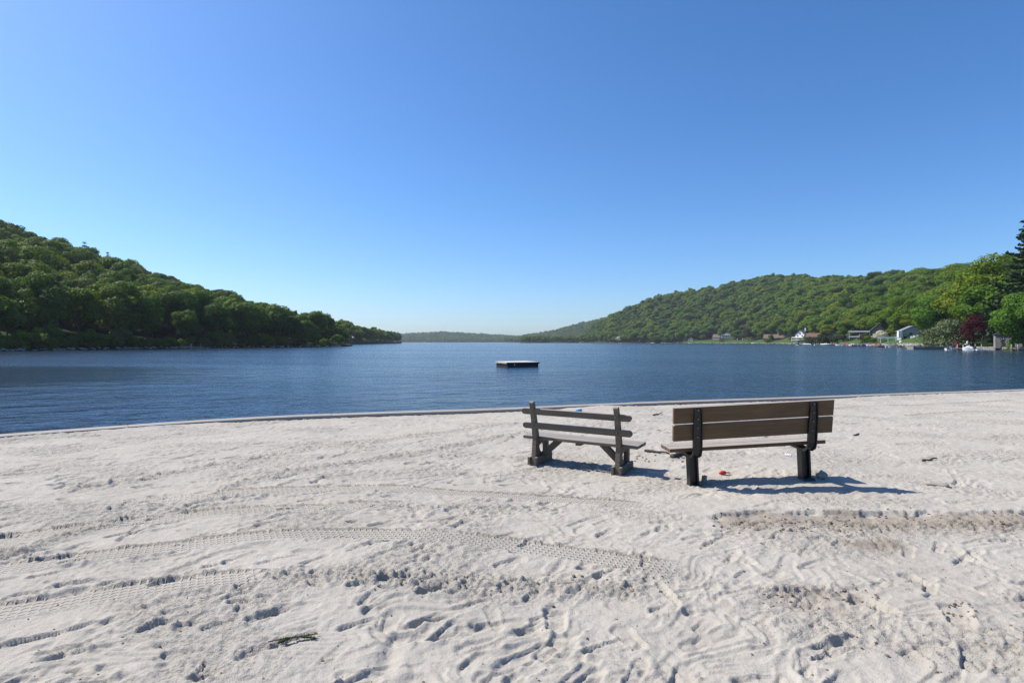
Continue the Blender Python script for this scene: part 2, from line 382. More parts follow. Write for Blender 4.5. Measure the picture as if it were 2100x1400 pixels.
class Land:
    def __init__(self, name, x0, x1, dx, S, Rg, Y, treeh, p=1.0, bank=2.0, bankw=10.0, lawn=None):
        self.name, self.x0, self.x1, self.dx = name, x0, x1, dx
        self.S, self.R, self.Y, self.th, self.p, self.bank, self.bankw, self.lawn = tab(S), tab(Rg), tab(Y), treeh, p, bank, bankw, lawn
    def s(self, x): return np.interp(x, *self.S)
    def r(self, x): return np.interp(x, *self.R)
    def crest(self, x):
        r = self.r(x); return np.maximum(self.bank + 0.3, CAMZ + (CY - np.interp(x, *self.Y)) / F * r - self.th)
    def z(self, X, Y):
        x = CX + F * X / np.maximum(Y, 1)
        s, r, H = self.s(x), self.r(x), self.crest(x)
        d = Y - s
        z = np.where(d < 0, WATER + 0.5 + d * 0.6, WATER + 0.5 + self.bank * sstep(0, self.bankw, d))
        u = np.clip((d - self.bankw) / np.maximum(r - s - self.bankw, 5), 0, 1)
        k = (H - WATER - 0.5 - self.bank) * (u ** self.p * (1 - u) + (1 - (1 - u) ** 1.6) * u)
        z = z + k
        z = z - np.maximum(Y - r, 0) * 0.22
        z = z + np.where(d > 3, perlin(X / 45, Y / 45, 3) * np.minimum(3.0, np.maximum(d, 0) * 0.03), 0)
        return np.maximum(z, -5)
    def build(self):
        xs = np.arange(self.x0, self.x1 + 1e-6, self.dx)
        v = np.concatenate([np.linspace(-0.12, 0.0, 3), np.linspace(0.02, 0.3, 14), np.linspace(0.35, 1.0, 22), np.linspace(1.08, 1.9, 10)])
        Xg, Vg = np.meshgrid(xs, v)
        s, r = self.s(Xg), self.r(Xg)
        Yg = s + (r - s) * Vg
        Xw = (Xg - CX) / F * Yg
        V = np.stack([Xw, Yg, self.z(Xw, Yg)], -1).reshape(-1, 3)
        n, mm = Xg.shape
        i = np.arange(n * mm).reshape(n, mm)
        Fq = np.stack([i[:-1, :-1], i[:-1, 1:], i[1:, 1:], i[1:, :-1]], -1).reshape(-1, 4)
        me = arr_mesh(self.name, V, Fq, True)
        at_ = me.attributes.new('lawn', 'FLOAT', 'POINT')
        la = np.zeros(n * mm, np.float32)
        if self.lawn is not None:
            x, y = Xg.ravel(), Yg.ravel(); d = y - self.s(x)
            la = (sstep(self.lawn[0] - 15, self.lawn[0], x) * (d < self.lawn_w(x)) * (d > 0.5)).astype(np.float32)
        at_.data.foreach_set('value', la)
        o = link(self.name, me, M['ground']); tag(o, kind='structure')
        return o
    def lawn_w(self, x): return np.interp(x, [1380, 1400, 1520, 1600, 1700, 1800, 1900, 2000, 2100], [20, 40, 48, 60, 50, 45, 55, 22, 16])

left = Land('hill_left', -900, 712, 14,
    '-900:70 -700:80 -400:95 -150:109 0:126 200:154 400:184 530:217 640:239 690:262 712:284',
    '-900:250 -150:285 0:300 200:340 400:380 500:385 560:350 640:310 712:306',
    '-900:380 -400:410 -150:448 0:480 100:505 200:534 300:564 400:597 500:626 560:640 640:648 690:664 712:690', 13.5, 0.9, 1.4, 8)
head = Land('headland', 560, 824, 8,
    '560:400 705:440 720:451 770:598 820:825 836:910', '560:520 705:560 720:575 770:730 820:960 836:1010',
    '560:655 705:662 740:672 800:684 815:689 836:696', 11, 1.0, 1.2, 8)
far = Land('hill_far', 740, 1150, 8, '740:2700 1150:2700', '740:3150 1150:3150',
    '740:688 810:686 850:683 905:680 960:683 1010:686 1060:689 1150:690', 12, 1.0, 1.5, 10)
midr = Land('hill_middle', 1030, 1290, 8, '1030:2150 1290:1900', '1030:2550 1290:2450',
    '1030:695 1065:691 1080:686 1110:682 1150:674 1190:662 1215:658 1290:640', 12, 1.0, 1.5, 10)
point = Land('wooded_point', 1066, 1215, 6, '1066:1290 1090:1270 1215:1240', '1066:1330 1215:1350',
    '1066:694 1090:693 1140:692 1215:690', 13, 1.0, 1.0, 6)
right = Land('hill_right', 1186, 3000, 14,
    '1186:1210 1250:1000 1400:880 1500:760 1600:600 1680:430 1760:300 1860:225 1900:200 1990:152 2100:133 2400:110 3000:80',
    '1186:1235 1204:1250 1250:1250 1400:1200 1600:1080 1760:850 1900:600 2000:450 2100:350 2400:280 3000:230',
    '1186:697 1204:679 1224:663 1246:652 1268:638 1283:632 1311:624 1320:618 1346:605 1377:602 1421:594 1447:590 1473:588 1508:580 1541:574 1574:569 1640:568 1700:571 1740:575 1751:577 1800:571 1823:567 1868:565 1908:562 1961:558 1995:556 2100:545 2400:520 3000:480', 15, 1.25, 3.2, 42, lawn=(1405, 0))
lands = [left, head, far, midr, point, right]
for L in lands: L.build()

# lake
xs = np.array([-4000, -900, -200, -60, -20, 0, 20, 60, 200, 900, 4000.0]); ys = np.array([-60, 0, 8, 20, 50, 120, 400, 1200, 4000.0])
Xg, Yg = np.meshgrid(xs, ys); V = np.stack([Xg, Yg, np.full_like(Xg, WATER)], -1).reshape(-1, 3)
i = np.arange(Xg.size).reshape(Xg.shape)
lake = link('lake_water', arr_mesh('lake_water', V, np.stack([i[:-1, :-1], i[:-1, 1:], i[1:, 1:], i[1:, :-1]], -1).reshape(-1, 4)), M['water'])
tag(lake, kind='structure')

# ------------------------------------------------------------------ beach
EDGE = np.array([(-40, -22), (-18, 1.0), (-14, 4.7), (-11, 7.2), (-8.44, 9.3), (-7.39, 10.1), (-6.15, 11.0), (-4.55, 11.8), (-2.65, 12.4), (-.55, 12.95), (1.79, 13.9), (4.41, 14.7), (8.9, 16.0), (12.5, 17.1), (16.5, 18.3), (22, 20.1), (30, 22.4), (60, 31)], float)
def edge_y(X): return np.interp(X, EDGE[:, 0], EDGE[:, 1])

def gpt(x, y, z=0.0):      # photo pixel on the sand -> ground point
    Y = F * (CAMZ - z) / (y - CY); return ((x - CX) / F * Y, Y)

st = 0.0021; OFF = 1.5
rows = [-7.0, -5, -3, -1, 0, 0.8, 1.3]
while rows[-1] < 27: rows.append(rows[-1] + max(st * (rows[-1] + OFF), 0.0) * (1.0 if rows[-1] > 1.6 else 12))
rows = np.array(rows)
tc_ = np.arange(-1.1, 1.1 + 1e-9, st)
tcol = np.concatenate([-np.geomspace(6, 1.12, 22), tc_, np.geomspace(1.12, 6, 22)])
Tg, Yg = np.meshgrid(tcol, rows)
Wd = np.maximum(Yg + OFF, 1.6)
Xg = Tg * Wd
nr, nc = Xg.shape
Hs = np.zeros_like(Xg); damp = np.zeros_like(Xg); churn = np.zeros_like(Xg)
trS = np.zeros_like(Xg); trD = np.zeros_like(Xg); trK = np.zeros_like(Xg)

def base_h(X, Y):
    """the broad lie of the sand"""
    bz = np.exp(-((Y - 6.9) / 1.6) ** 2 - ((X - 1.9) / 2.6) ** 4)
    h = (0.052 * np.tanh((X - 2.25) / 0.9) - 0.012) * bz
    h = h + (0.045 * perlin(X / 3.1, Y / 3.1, 21) + 0.020 * perlin(X / 1.1, Y / 1.1, 22)) * (1 - 0.85 * bz)
    return h * sstep(0.0, 1.0, edge_y(X) - Y) + 0.045 * sstep(0.9, 0.2, edge_y(X) - Y) * (1 - sstep(-6.5, -4.5, X) * sstep(11.0, 8.0, X))

Hs += base_h(Xg, Yg)
# trampled texture: crisp little scarps running down the beach, softer hollows in front
wx = perlin(Xg * 1.7, Yg * 1.7, 5) * 0.25; wy = perlin(Xg * 1.7, Yg * 1.7, 6) * 0.25
ca, sa = math.cos(R(28)), math.sin(R(28))
Up = (Xg * ca + Yg * sa) + wx; Vp = (-Xg * sa + Yg * ca) + wy
def scarps(phi, fall=0.13):
    """gentle rise, sudden little drop"""
    f = phi - np.floor(phi); return np.where(f < 1 - fall, f / (1 - fall), (1 - f) / fall) - 0.5
n3 = perlin(Xg * 15, Yg * 15, 33); n4 = perlin(Xg * 34, Yg * 34, 34); n5 = perlin(Xg * 70, Yg * 70, 35)
near = sstep(4.4, 3.0, Yg); rightside = sstep(-0.4, 1.6, Xg); fargo = sstep(6.0, 9.0, Yg)
pA = sstep(-0.25, 0.25, perlin(Up * 0.9, Vp * 1.6, 51)); pB = sstep(-0.1, 0.3, perlin(Up * 1.3 + 7, Vp * 2.2, 52)); pC = sstep(-0.05, 0.4, perlin(Xg * 0.8, Yg * 1.2, 53))
Hs += 0.020 * pA * scarps(perlin(Up * 0.8, Vp * 1.7, 31) * 1.6) * (1 - 0.55 * rightside) * (1 - .3 * fargo)
Hs += 0.017 * pB * scarps(perlin(Up * 1.5 + wx * 2, Vp * 3.4, 32) * 1.7, .16) * (1 - 0.45 * rightside)
Hs += 0.004 * (1 - pB) * scarps(perlin(Xg * 3.0, Yg * 3.6, 36) * 1.6, .2)
soft1 = perlin(Xg * 3.2 + wx, Yg * 3.2, 41); soft2 = perlin(Xg * 7.0 + wx * 3, Yg * 7.0, 42)
Hs += near * (0.2 + 0.8 * rightside) * (0.022 * soft1 + 0.012 * soft2) + (1 - near) * (0.008 * soft1 + 0.005 * soft2)
Hs += (0.004 + 0.010 * pC) * n3 + (0.002 + 0.007 * pC) * n4 + (0.0010 + 0.0035 * pC) * n5
Hs += 0.016 * pB * scarps(perlin(Up * 3.2 + wx * 3, Vp * 6.0, 37) * 1.5, .2) + 0.010 * pA * scarps(perlin(Xg * 6.5 + wx * 5, Yg * 8.0, 38) * 1.3, .25)
churn += 0.15 + 0.5 * pC

def cells(x0, x1, y0, y1):
    a = np.searchsorted(rows, y0); b = np.searchsorted(rows, y1)
    if b <= a: return None
    ym = max(rows[min(b, nr - 1)] + OFF, 1.6); yl = max(rows[a] + OFF, 1.6)
    c = np.searchsorted(tcol, min(x0 / ym, x0 / yl)); d = np.searchsorted(tcol, max(x1 / ym, x1 / yl))
    if d <= c: return None
    return slice(a, b + 1), slice(c, d + 1)

def footprint(x, y, ang, ln, wd, dep, rim):
    r_ = ln * 0.9
    q = cells(x - r_, x + r_, y - r_, y + r_)
    if q is None: return
    X = Xg[q] - x; Y = Yg[q] - y
    u = (X * math.cos(ang) + Y * math.sin(ang)) / (ln / 2); v = (-X * math.sin(ang) + Y * math.cos(ang)) / (wd / 2)
    v = v * (1.0 + 0.28 * np.cos(u * 3.0 + 0.4))
    rr = np.sqrt(u * u + v * v) + 0.12 * perlin(Xg[q] * 9, Yg[q] * 9, 77)
    m_ = sstep(1.04, 0.86, rr)
    Hs[q] += -dep * m_ * (1.0 - 0.5 * np.clip(u, -1, 1)) + rim * np.exp(-((rr - 1.13) / 0.13) ** 2)

rp = random.Random(8)
k = 0
while k < 1250:
    t = rp.uniform(-0.95, 0.95); Y = 2.0 + 15 * rp.random() ** 1.5
    X = t * (Y + OFF)
    if Y > edge_y(X) - 0.5: continue
    k += 1
    if X > 3.5 and Y > 5 and rp.random() < 0.55: continue
    if 1.3 < X < 4.5 and 5.0 < Y < 6.2 and rp.random() < 0.6: continue
    side = sstep(-1, 2, np.array(X)).item()
    ang = rp.gauss(0.5, 0.35) if rp.random() < 0.75 - 0.45 * side else rp.uniform(0, math.pi)
    ln = rp.uniform(0.2, 0.34) * (1.5 if rp.random() < 0.2 else 1); wd = rp.uniform(0.075, 0.13)
    footprint(X, Y, ang, ln, wd, rp.uniform(0.005, 0.021) * (1 - 0.2 * side), rp.uniform(0.002, 0.006))
for (x, y, ang, ln, wd, dep) in ((1965, 1262, 1.1, .30, .17, .075), (1790, 1235, 1.9, .28, .15, .06), (1875, 1180, 1.8, .2, .12, .05), (820, 1195, .15, .30, .10, .05), (890, 1213, .5, .26, .10, .05),
        (890, 1275, .5, .26, .10, .05), (915, 1300, .9, .26, .11, .05), (2000, 1350, .8, .3, .15, .05), (1290, 1300, 2.0, .25, .13, .04), (1370, 1215, 1.7, .36, .07, .05), (160, 1195, .25, .3, .12, .04), (120, 1300, .5, .6, .1, .04), (190, 1340, .4, .5, .12, .045), (390, 1345, .15, .28, .1, .04), (1140, 1265, 1.5, .33, .15, .04), (1100, 1335, .7, .6, .14, .035), (1400, 1380, .9, .3, .14, .05), (170, 992, .12, .75, .14, .06)):
    X, Y = gpt(x, y); footprint(X, Y, ang, ln, wd, dep * .6, 0.006)

Hs = base_h(Xg, Yg) + (Hs - base_h(Xg, Yg)) * 0.82

def track(px, width, depth, tread, churned, fade=(0.3, 0.3), dug=0.0, wet=0.0, wobble=0.02):
    """a strip running across the beach: tyre print (tread), churned-up sand (churned) or a dug lip (dug)"""
    P = np.array([gpt(*p) for p in px]); P = P[np.argsort(P[:, 0])]
    xx = np.linspace(P[0, 0], P[-1, 0], 400)
    yy = np.interp(xx, P[:, 0], P[:, 1])
    ker = np.ones(41) / 41; yp = np.concatenate([np.full(20, yy[0]), yy, np.full(20, yy[-1])]); ysm = np.convolve(yp, ker, 'valid')
    yy = ysm
    ss = np.concatenate([[0], np.cumsum(np.hypot(np.diff(xx), np.diff(yy)))])
    q = cells(xx[0], xx[-1], yy.min() - 1.0, yy.max() + 1.0)
    X, Y = Xg[q], Yg[q]
    yc = np.interp(X, xx, yy); sl = np.interp(X, xx, np.gradient(yy, xx)); s = np.interp(X, xx, ss)
    cosn = 1 / np.sqrt(1 + sl * sl)
    d = (Y - yc) * cosn + perlin(s * 1.3, s * 0 + 3.3, 9) * wobble
    inside = (X > xx[0]) & (X < xx[-1])
    end = sstep(0, fade[0], s) * sstep(0, fade[1], ss[-1] - s) * inside
    broken = 0.4 + 0.6 * sstep(-0.6, -0.25, perlin(s * 0.9, d * 2, int(abs(px[0][1]))))
    w = width / 2
    m = sstep(w * 1.06, w * 0.94, np.abs(d)) * end
    if tread:
        mb = m * broken
        Hs[q] = Hs[q] * (1 - 0.93 * mb) + (base_h(X, Y) * 0.93 - depth) * mb
        ribs = 0.8 + 0.2 * np.sin(s * 2 * math.pi / 0.055)
        Hs[q] += end * 0.017 * np.exp(-((d - w * 1.12) / (w * 0.10)) ** 2) * broken * ribs + end * 0.008 * np.exp(-((d + w * 1.12) / (w * 0.12)) ** 2) * broken
        kk = m * broken * tread
        b = kk > trK[q]
        trS[q] = np.where(b, s, trS[q]); trD[q] = np.where(b, d, trD[q]); trK[q] = np.where(b, kk, trK[q])
    if churned:
        m2 = np.exp(-(d / w) ** 2 * 1.6) * end
        rough = (np.abs(perlin(X * 7, Y * 9, 61)) * 1.6 - 0.3) * 0.028 + (np.abs(perlin(X * 16, Y * 19, 62)) * 1.6 - 0.3) * 0.030 + n4[q] * 0.014 + n5[q] * .006
        Hs[q] += m2 * churned * 0.8 * (rough + 0.012 * np.exp(-(d / w * 2) ** 2))
        churn[q] = np.maximum(churn[q], m2 * churned)
    if dug:   # a lip: higher beyond, scooped on this side
        lipn = d + 0.06 * perlin(X * 2.3, Y * 2.3, 63) + 0.03 * perlin(X * 7, Y * 7, 64) + 0.02 * perlin(X * 19, Y * 19, 67)
        dug = dug * (0.45 + 0.75 * sstep(-.4, .4, perlin(X * 2.6, Y * .4, 68)))
        Hs[q] += end * dug * (0.5 * np.exp(-np.maximum(lipn, 0) / 0.25) * (lipn > 0) - sstep(0.02, -0.03, lipn) * np.exp(-((lipn + 0.1) / (width * 0.9)) ** 2))
    if wet:
        dd = d + 0.06 * perlin(X * 4, Y * 4, 65) + 0.03 * perlin(X * 13, Y * 13, 66)
        damp[q] = np.maximum(damp[q], end * wet * sstep(0.03, -0.04, dd) * sstep(-width * 1.7, -width * 0.5, dd))

track([(-150, 1190), (0, 1163), (150, 1142), (300, 1124), (450, 1110), (600, 1102), (800, 1100), (900, 1104), (1000, 1112), (1200, 1140), (1340, 1160), (1420, 1172)], .26, .012, 1.0, 0)
track([(-150, 1275), (0, 1250), (150, 1228), (300, 1208), (400, 1197), (480, 1192), (560, 1187)], .26, .015, 1.0, 0)
track([(180, 1036), (300, 1024), (420, 1012), (650, 1004), (800, 1002), (1000, 1008), (1200, 1020), (1340, 1032)], .24, .012, 1.0, 0)
track([(-150, 1115), (0, 1098), (200, 1073), (420, 1052), (560, 1046), (700, 1041), (860, 1037)], .24, .012, .95, 0)
track([(1700, 838), (1900, 828), (2090, 822)], .3, .01, .6, 0); track([(1850, 852), (2000, 846), (2100, 842)], .3, .01, .6, 0)
track([(-100, 1165), (0, 1135), (60, 1115), (150, 1088), (230, 1066), (310, 1045)], .34, 0, 0, 1.0)
track([(400, 1015), (460, 998), (530, 984), (600, 970), (680, 957), (780, 940), (960, 905), (1060, 890), (1150, 880)], .42, 0, 0, .85)
track([(100, 1005), (250, 985), (350, 970), (450, 952), (560, 934), (700, 912), (850, 893), (1000, 876), (1080, 868)], .45, 0, 0, .75)
track([(480, 1192), (600, 1186), (750, 1190), (900, 1195), (1050, 1200), (1200, 1204), (1380, 1212)], .34, 0, 0, .95)
track([(700, 1042), (850, 1040), (1000, 1038), (1180, 1042)], .3, 0, 0, .7)
track([(1100, 880), (1300, 868), (1500, 862)], .7, 0, 0, .6)
track([(1450, 1062), (1490, 1050), (1600, 1046), (1750, 1050), (1900, 1052), (2000, 1049), (2250, 1046)], .42, 0, 0, 0, dug=.030, wet=.65, fade=(.15, .3))
track([(1450, 1074), (1600, 1070), (1800, 1074), (2200, 1068)], .36, 0, 0, .85)
track([(1500, 1215), (1600, 1208), (1700, 1206), (1790, 1216)], .28, 0, 0, .7); track([(1500, 1205), (1650, 1201), (1800, 1204)], .3, 0, 0, 0, dug=.02, wet=.35)
track([(2020, 1225), (2200, 1215)], .4, 0, 0, .6, dug=.02, wet=.4)
track([(1700, 1100), (1780, 1105), (1830, 1095)], .18, 0, 0, 0, wet=.7, fade=(.1, .1))
# later footprints over the tracks
for k in range(260):
    t = rp.uniform(-0.9, 0.9); Y = 2.4 + 9 * rp.random() ** 1.4; X = t * (Y + OFF)
    if Y < edge_y(X) - 0.5: footprint(X, Y, rp.gauss(0.5, 0.5), rp.uniform(.2, .3), rp.uniform(.07, .11), rp.uniform(.006, .02), .005)
# raked grooves bottom left
q = cells(-2.6, -0.6, 2.75, 3.25); X, Y = Xg[q], Yg[q]
gm = sstep(-2.4, -2.1, X) * sstep(-0.75, -1.0, X) * sstep(2.78, 2.85, Y) * sstep(3.18, 3.1, Y)
Hs[q] = Hs[q] * (1 - 0.45 * gm) + gm * 0.004 * np.sin((Y + 0.03 * X + 0.01 * perlin(X * 2, Y * 2, 7)) * 2 * math.pi / 0.045)
# long soft furrow at the bottom centre and the sand heaped over the coping
for (x, y, sx, sy, hgt) in ((800, 1340, .05, .22, -.03), (1245, 840, .75, .35, .10), (1310, 838, .35, .3, .05), (1660, 975, .25, .12, .03)):
    X0, Y0 = gpt(x, y); Hs += hgt * np.exp(-((Xg - X0) / sx) ** 2 - ((Yg - Y0) / sy) ** 2)
def near_bench(x0, y0, rx, ry, z): 
    m_ = np.exp(-(((Xg - x0) / rx) ** 2 + ((Yg - y0) / ry) ** 2) ** 2); return m_
i = np.arange(nr * nc).reshape(nr, nc)
Fq = np.stack([i[:-1, :-1], i[:-1, 1:], i[1:, 1:], i[1:, :-1]], -1).reshape(-1, 4)
keep = (Yg < edge_y(Xg) - 0.02).ravel()
Fq = Fq[keep[Fq].all(1)]
used = np.zeros(nr * nc, bool); used[Fq.ravel()] = True; remap = np.cumsum(used) - 1
me = arr_mesh('sand_beach', np.stack([Xg, Yg, Hs], -1).reshape(-1, 3)[used], remap[Fq], True)
for nm, a in (('damp', damp), ('churn', churn)):
    me.attributes.new(nm, 'FLOAT', 'POINT').data.foreach_set('value', a.ravel()[used].astype(np.float32))
me.attributes.new('tread', 'FLOAT_VECTOR', 'POINT').data.foreach_set('vector', np.stack([trS, trD, trK], -1).reshape(-1, 3)[used].astype(np.float32).ravel())
tag(link('sand_beach', me, M['sand']), kind='structure')

def sand_z(X, Y):
    a = int(np.clip(np.searchsorted(rows, Y), 1, nr - 1)); 
    c = int(np.clip(np.searchsorted(tcol, X / max(rows[a] + OFF, 1.6)), 1, nc - 1))
    return float(Hs[a - 1:a + 1, c - 1:c + 1].mean())

# low wall holding the beach: boards laid end to end on a timber wall
wall = empty('beach_wall', (0, 13, 0), 0, 'long low timber wall capped with pale sandy boards along the beach edge', 'wall')
seg_pts = []
dl = 0
P = EDGE[1:-1]
xx = np.linspace(P[0, 0], P[-1, 0], 3000); yy = np.convolve(np.concatenate([np.full(30, edge_y(xx[0])), edge_y(xx), np.full(30, edge_y(xx[-1]))]), np.ones(61) / 61, 'valid')
ss = np.concatenate([[0], np.cumsum(np.hypot(np.diff(xx), np.diff(yy)))])
BL = 3.6
for j in range(int(ss[-1] / BL)):
    a, b = j * BL, (j + 1) * BL - 0.008
    sA = np.linspace(a, b, 7); px_, py_ = np.interp(sA, ss, xx), np.interp(sA, ss, yy)
    bm = bmesh.new(); bw = bmesh.new(); prev = None; pw = None
    zt = 0.062 + rp.uniform(-.006, .006)
    for q_ in range(7):
        d = Vector((px_[min(6, q_ + 1)] - px_[max(0, q_ - 1)], py_[min(6, q_ + 1)] - py_[max(0, q_ - 1)], 0)).normalized(); n = Vector((-d.y, d.x, 0))
        c = Vector((px_[q_], py_[q_] - 13, 0))
        ring = [bm.verts.new(c + n * o_ + Vector((0, 0, z_))) for o_, z_ in ((-.09, zt - .055), (-.09, zt - .006), (-.084, zt), (.234, zt), (.24, zt - .006), (.24, zt - .055))]
        ringw = [bw.verts.new(c + n * o_ + Vector((0, 0, z_))) for o_, z_ in ((.02, -1.6), (.02, zt - .058), (.20, zt - .058), (.20, -1.6))]
        for r_, p_, B in ((ring, prev, bm), (ringw, pw, bw)):
            if p_ is not None:
                for e_ in range(len(r_)): B.faces.new((p_[e_], p_[(e_ + 1) % len(r_)], r_[(e_ + 1) % len(r_)], r_[e_]))
            else: B.faces.new(r_[::-1])
        prev, pw = ring, ringw
    bm.faces.new(prev); bw.faces.new(pw)
    for B in (bm, bw): bmesh.ops.recalc_face_normals(B, faces=list(B.faces))
    link('coping_board', bm_mesh('coping_board', bm), M['coping'], wall)
    link('wall_timber', bm_mesh('wall_timber', bw), M['seawall'], wall)

# ------------------------------------------------------------------ benches
def board(name, L, W, T, parent, loc, rot=(0, 0, 0), mat=None, bevel=0.006):
    return link(name, box_mesh(name, (L, W, T), bevel), mat, parent, loc, rot)

def round_board(name, L, Hh, T, parent, loc, rot, mat):
    """rail with half-round ends: outline in xz, thickness along y"""
    r_ = Hh / 2; pts = []
    for k in range(9): a = -math.pi / 2 + math.pi * k / 8; pts.append((L / 2 - r_ + r_ * math.cos(a), r_ * math.sin(a)))
    for k in range(9): a = math.pi / 2 + math.pi * k / 8; pts.append((-L / 2 + r_ + r_ * math.cos(a), r_ * math.sin(a)))
    return link(name, prism_mesh(name, pts, 1, -T / 2, T / 2, 0.004), mat, parent, loc, rot)

b1 = empty('park_bench', (0.819, 7.404, -0.074), -0.506, 'weathered dark wooden bench with rounded rails and knobbed posts, smaller of the two', 'bench', 'benches on the sand')
b1.rotation_euler = (0, 0.009, -0.506)
W1 = M['bench_old']
for k, z in enumerate((0.742, 0.548)):
    round_board('back_rail', 1.52, 0.082, 0.036, b1, (0.012, -0.025 - 0.19 * (z - 0.5), z), (R(11), 0, 0), W1)
for yc in (0.12, 0.312):
    board('seat_board', 1.60, 0.182, 0.040, b1, (0.02, yc, 0.372), (0, 0, 0), W1)
board('seat_cleat', 0.07, 0.34, 0.03, b1, (0.02, 0.21, 0.335), (0, 0, 0), W1)
for s in (-1, 1):
    x = s * 0.584
    # back post: leans back above the seat, kicks out to the foot below it
    c = [(-0.045, -0.14), (0.005, 0.13), (0.035, 0.36), (-0.008, 0.56), (-0.085, 0.83)]
    wd = [0.042, 0.046, 0.050, 0.040, 0.032]
    pts = [(y - w, z) for (y, z), w in zip(c, wd)]
    tip = [(-0.097 + 0.032 * math.cos(a), 0.848 + 0.032 * math.sin(a)) for a in np.linspace(math.pi, 0, 7)]
    pts = pts + tip + [(y + w, z) for (y, z), w in reversed(list(zip(c, wd)))]
    post = link('back_post', prism_mesh('back_post', pts, 0, -0.031, 0.031, 0.005), W1, b1, (x, -0.005, 0))
    for z, y in ((0.742, -0.104), (0.548, -0.052)):
        link('bolt_head', tube_mesh('bolt_head', [(0, 0, 0), (0, -0.012, 0)], 0.011, 8), M['dgrey'], post, (0, y, z))
    board('front_leg', 0.06, 0.085, 0.48, b1, (x, 0.335, 0.11), (0, 0, 0), W1)
    # seat bearer with curved gusset corners
    g = [(-0.005, 0.349), (0.40, 0.349), (0.40, 0.300), (0.292, 0.290)] + [(0.18 + 0.112 * math.cos(a), 0.215 + 0.075 * math.sin(a)) for a in np.linspace(0.15, math.pi - 0.15, 8)] + [(0.06, 0.20), (0.0, 0.25)]
    link('seat_bearer', prism_mesh('seat_bearer', g, 0, -0.026, 0.026, 0.003), W1, b1, (x, 0, 0))
    for o_ in (-1, 1):
        board('foot_stretcher', 0.036, 0.50, 0.105, b1, (x + o_ * 0.050, 0.165, 0.075), (0, 0, 0), W1)
    # lower gusset between the back leg and the stretcher
    link('leg_gusset', prism_mesh('leg_gusset', [(0.03, 0.128), (0.235, 0.128), (0.17, 0.15), (0.115, 0.20), (0.085, 0.26), (0.05, 0.31)], 0, -0.022, 0.022), W1, b1, (x, 0, 0))
    L = 0.36
    board('brace', L, 0.06, 0.085, b1, (x - s * 0.155, 0.20, 0.235), (0, s * R(42), 0), W1)

b2 = empty('park_bench', (2.698, 6.454, 0.047), 0.059, 'larger bench with wide brown planks on two black steel supports', 'bench', 'benches on the sand')
b2.rotation_euler = (0, -0.047, 0.059)
W2 = M['bench_brown']
lean = math.atan2(0.072, 0.38)
for k, z in enumerate((0.788, 0.592)):
    y = -0.110 - 0.19 * (z - 0.5)
    board('back_plank', 1.815, 0.042, 0.182, b2, (0.0, y, z), (lean, 0, 0), W2, 0.005)
for yc in (0.075, 0.240):
    board('seat_plank', 1.815, 0.155, 0.042, b2, (0.0, yc, 0.372), (0, 0, 0), W2, 0.005)
for x in (-0.645, 0.662):
    sup = empty('steel_support', (x, 0, 0)); sup.parent = b2
    # rear strap: channel down the planks, round the bend and forward under the seat
    path = [(-0.208, 0.868), (-0.172, 0.66), (-0.143, 0.50), (-0.128, 0.40), (-0.105, 0.345), (-0.055, 0.318), (0.02, 0.318), (0.30, 0.340)]
    bm = bmesh.new(); prev = None
    for k, (y, z) in enumerate(path):
        a = Vector(path[max(0, k - 1)]); b = Vector(path[min(len(path) - 1, k + 1)]); d = (b - a).normalized(); nrm = Vector((d.y, -d.x))   # points outward (rear / down)
        if nrm.x > 0 and k < 4: nrm = -nrm
        if k >= 4 and nrm.y > 0: nrm = -nrm
        hw = 0.052 if k > 0 else 0.040
        ring = []
        for (xx_, off) in ((-hw, 0.0), (-hw, 0.030), (-hw + 0.010, 0.030), (-hw + 0.014, 0.012), (hw - 0.014, 0.012), (hw - 0.010, 0.030), (hw, 0.030), (hw, 0.0)):
            ring.append(bm.verts.new((xx_, y + nrm.x * off, z + nrm.y * off)))
        if prev:
            for e_ in range(8): bm.faces.new((prev[e_], prev[(e_ + 1) % 8], ring[(e_ + 1) % 8], ring[e_]))
        else: bm.faces.new(ring)
        prev = ring
    bm.faces.new(prev[::-1]); bmesh.ops.recalc_face_normals(bm, faces=list(bm.faces))
    strap = link('back_strap', bm_mesh('back_strap', bm), M['iron'], sup)
    for z in (0.84, 0.745, 0.645, 0.54): 
        y = -0.128 - 0.19 * (z - 0.5) - 0.022
        link('bolt_head', tube_mesh('bolt_head', [(0, 0, 0), (0, -0.012, 0)], 0.010, 8), M['bolt'], strap, (0, y, z))
    # pedestal: channel column with flanges, foot half buried in the sand
    bm = bmesh.new()
    for bx_, by_, sx, sy in ((0, 0.0, 0.070, 0.018), (-0.044, 0, 0.018, 0.095), (0.044, 0, 0.018, 0.095)):
        add_box(bm, (bx_, 0.035 + by_, 0.10), (sx + 0.002, sy, 0.42))
    link('pedestal', bm_mesh('pedestal', bm), M['iron'], sup)
    bm = bmesh.new(); add_box(bm, (0.012, 0.03, -0.055), (0.17, 0.20, 0.07), taper=0.72); bmesh.ops.bevel(bm, geom=list(bm.edges), offset=0.008, segments=1, affect='EDGES')
    link('foot', bm_mesh('foot', bm), M['iron'], sup)

# ------------------------------------------------------------------ small things on the sand
def on_sand(x, y, dz=0.0):
    X, Y = gpt(x, y); 
    z = sand_z(X, Y); X, Y = gpt(x, y, z); return Vector((X, Y, sand_z(X, Y) + dz))

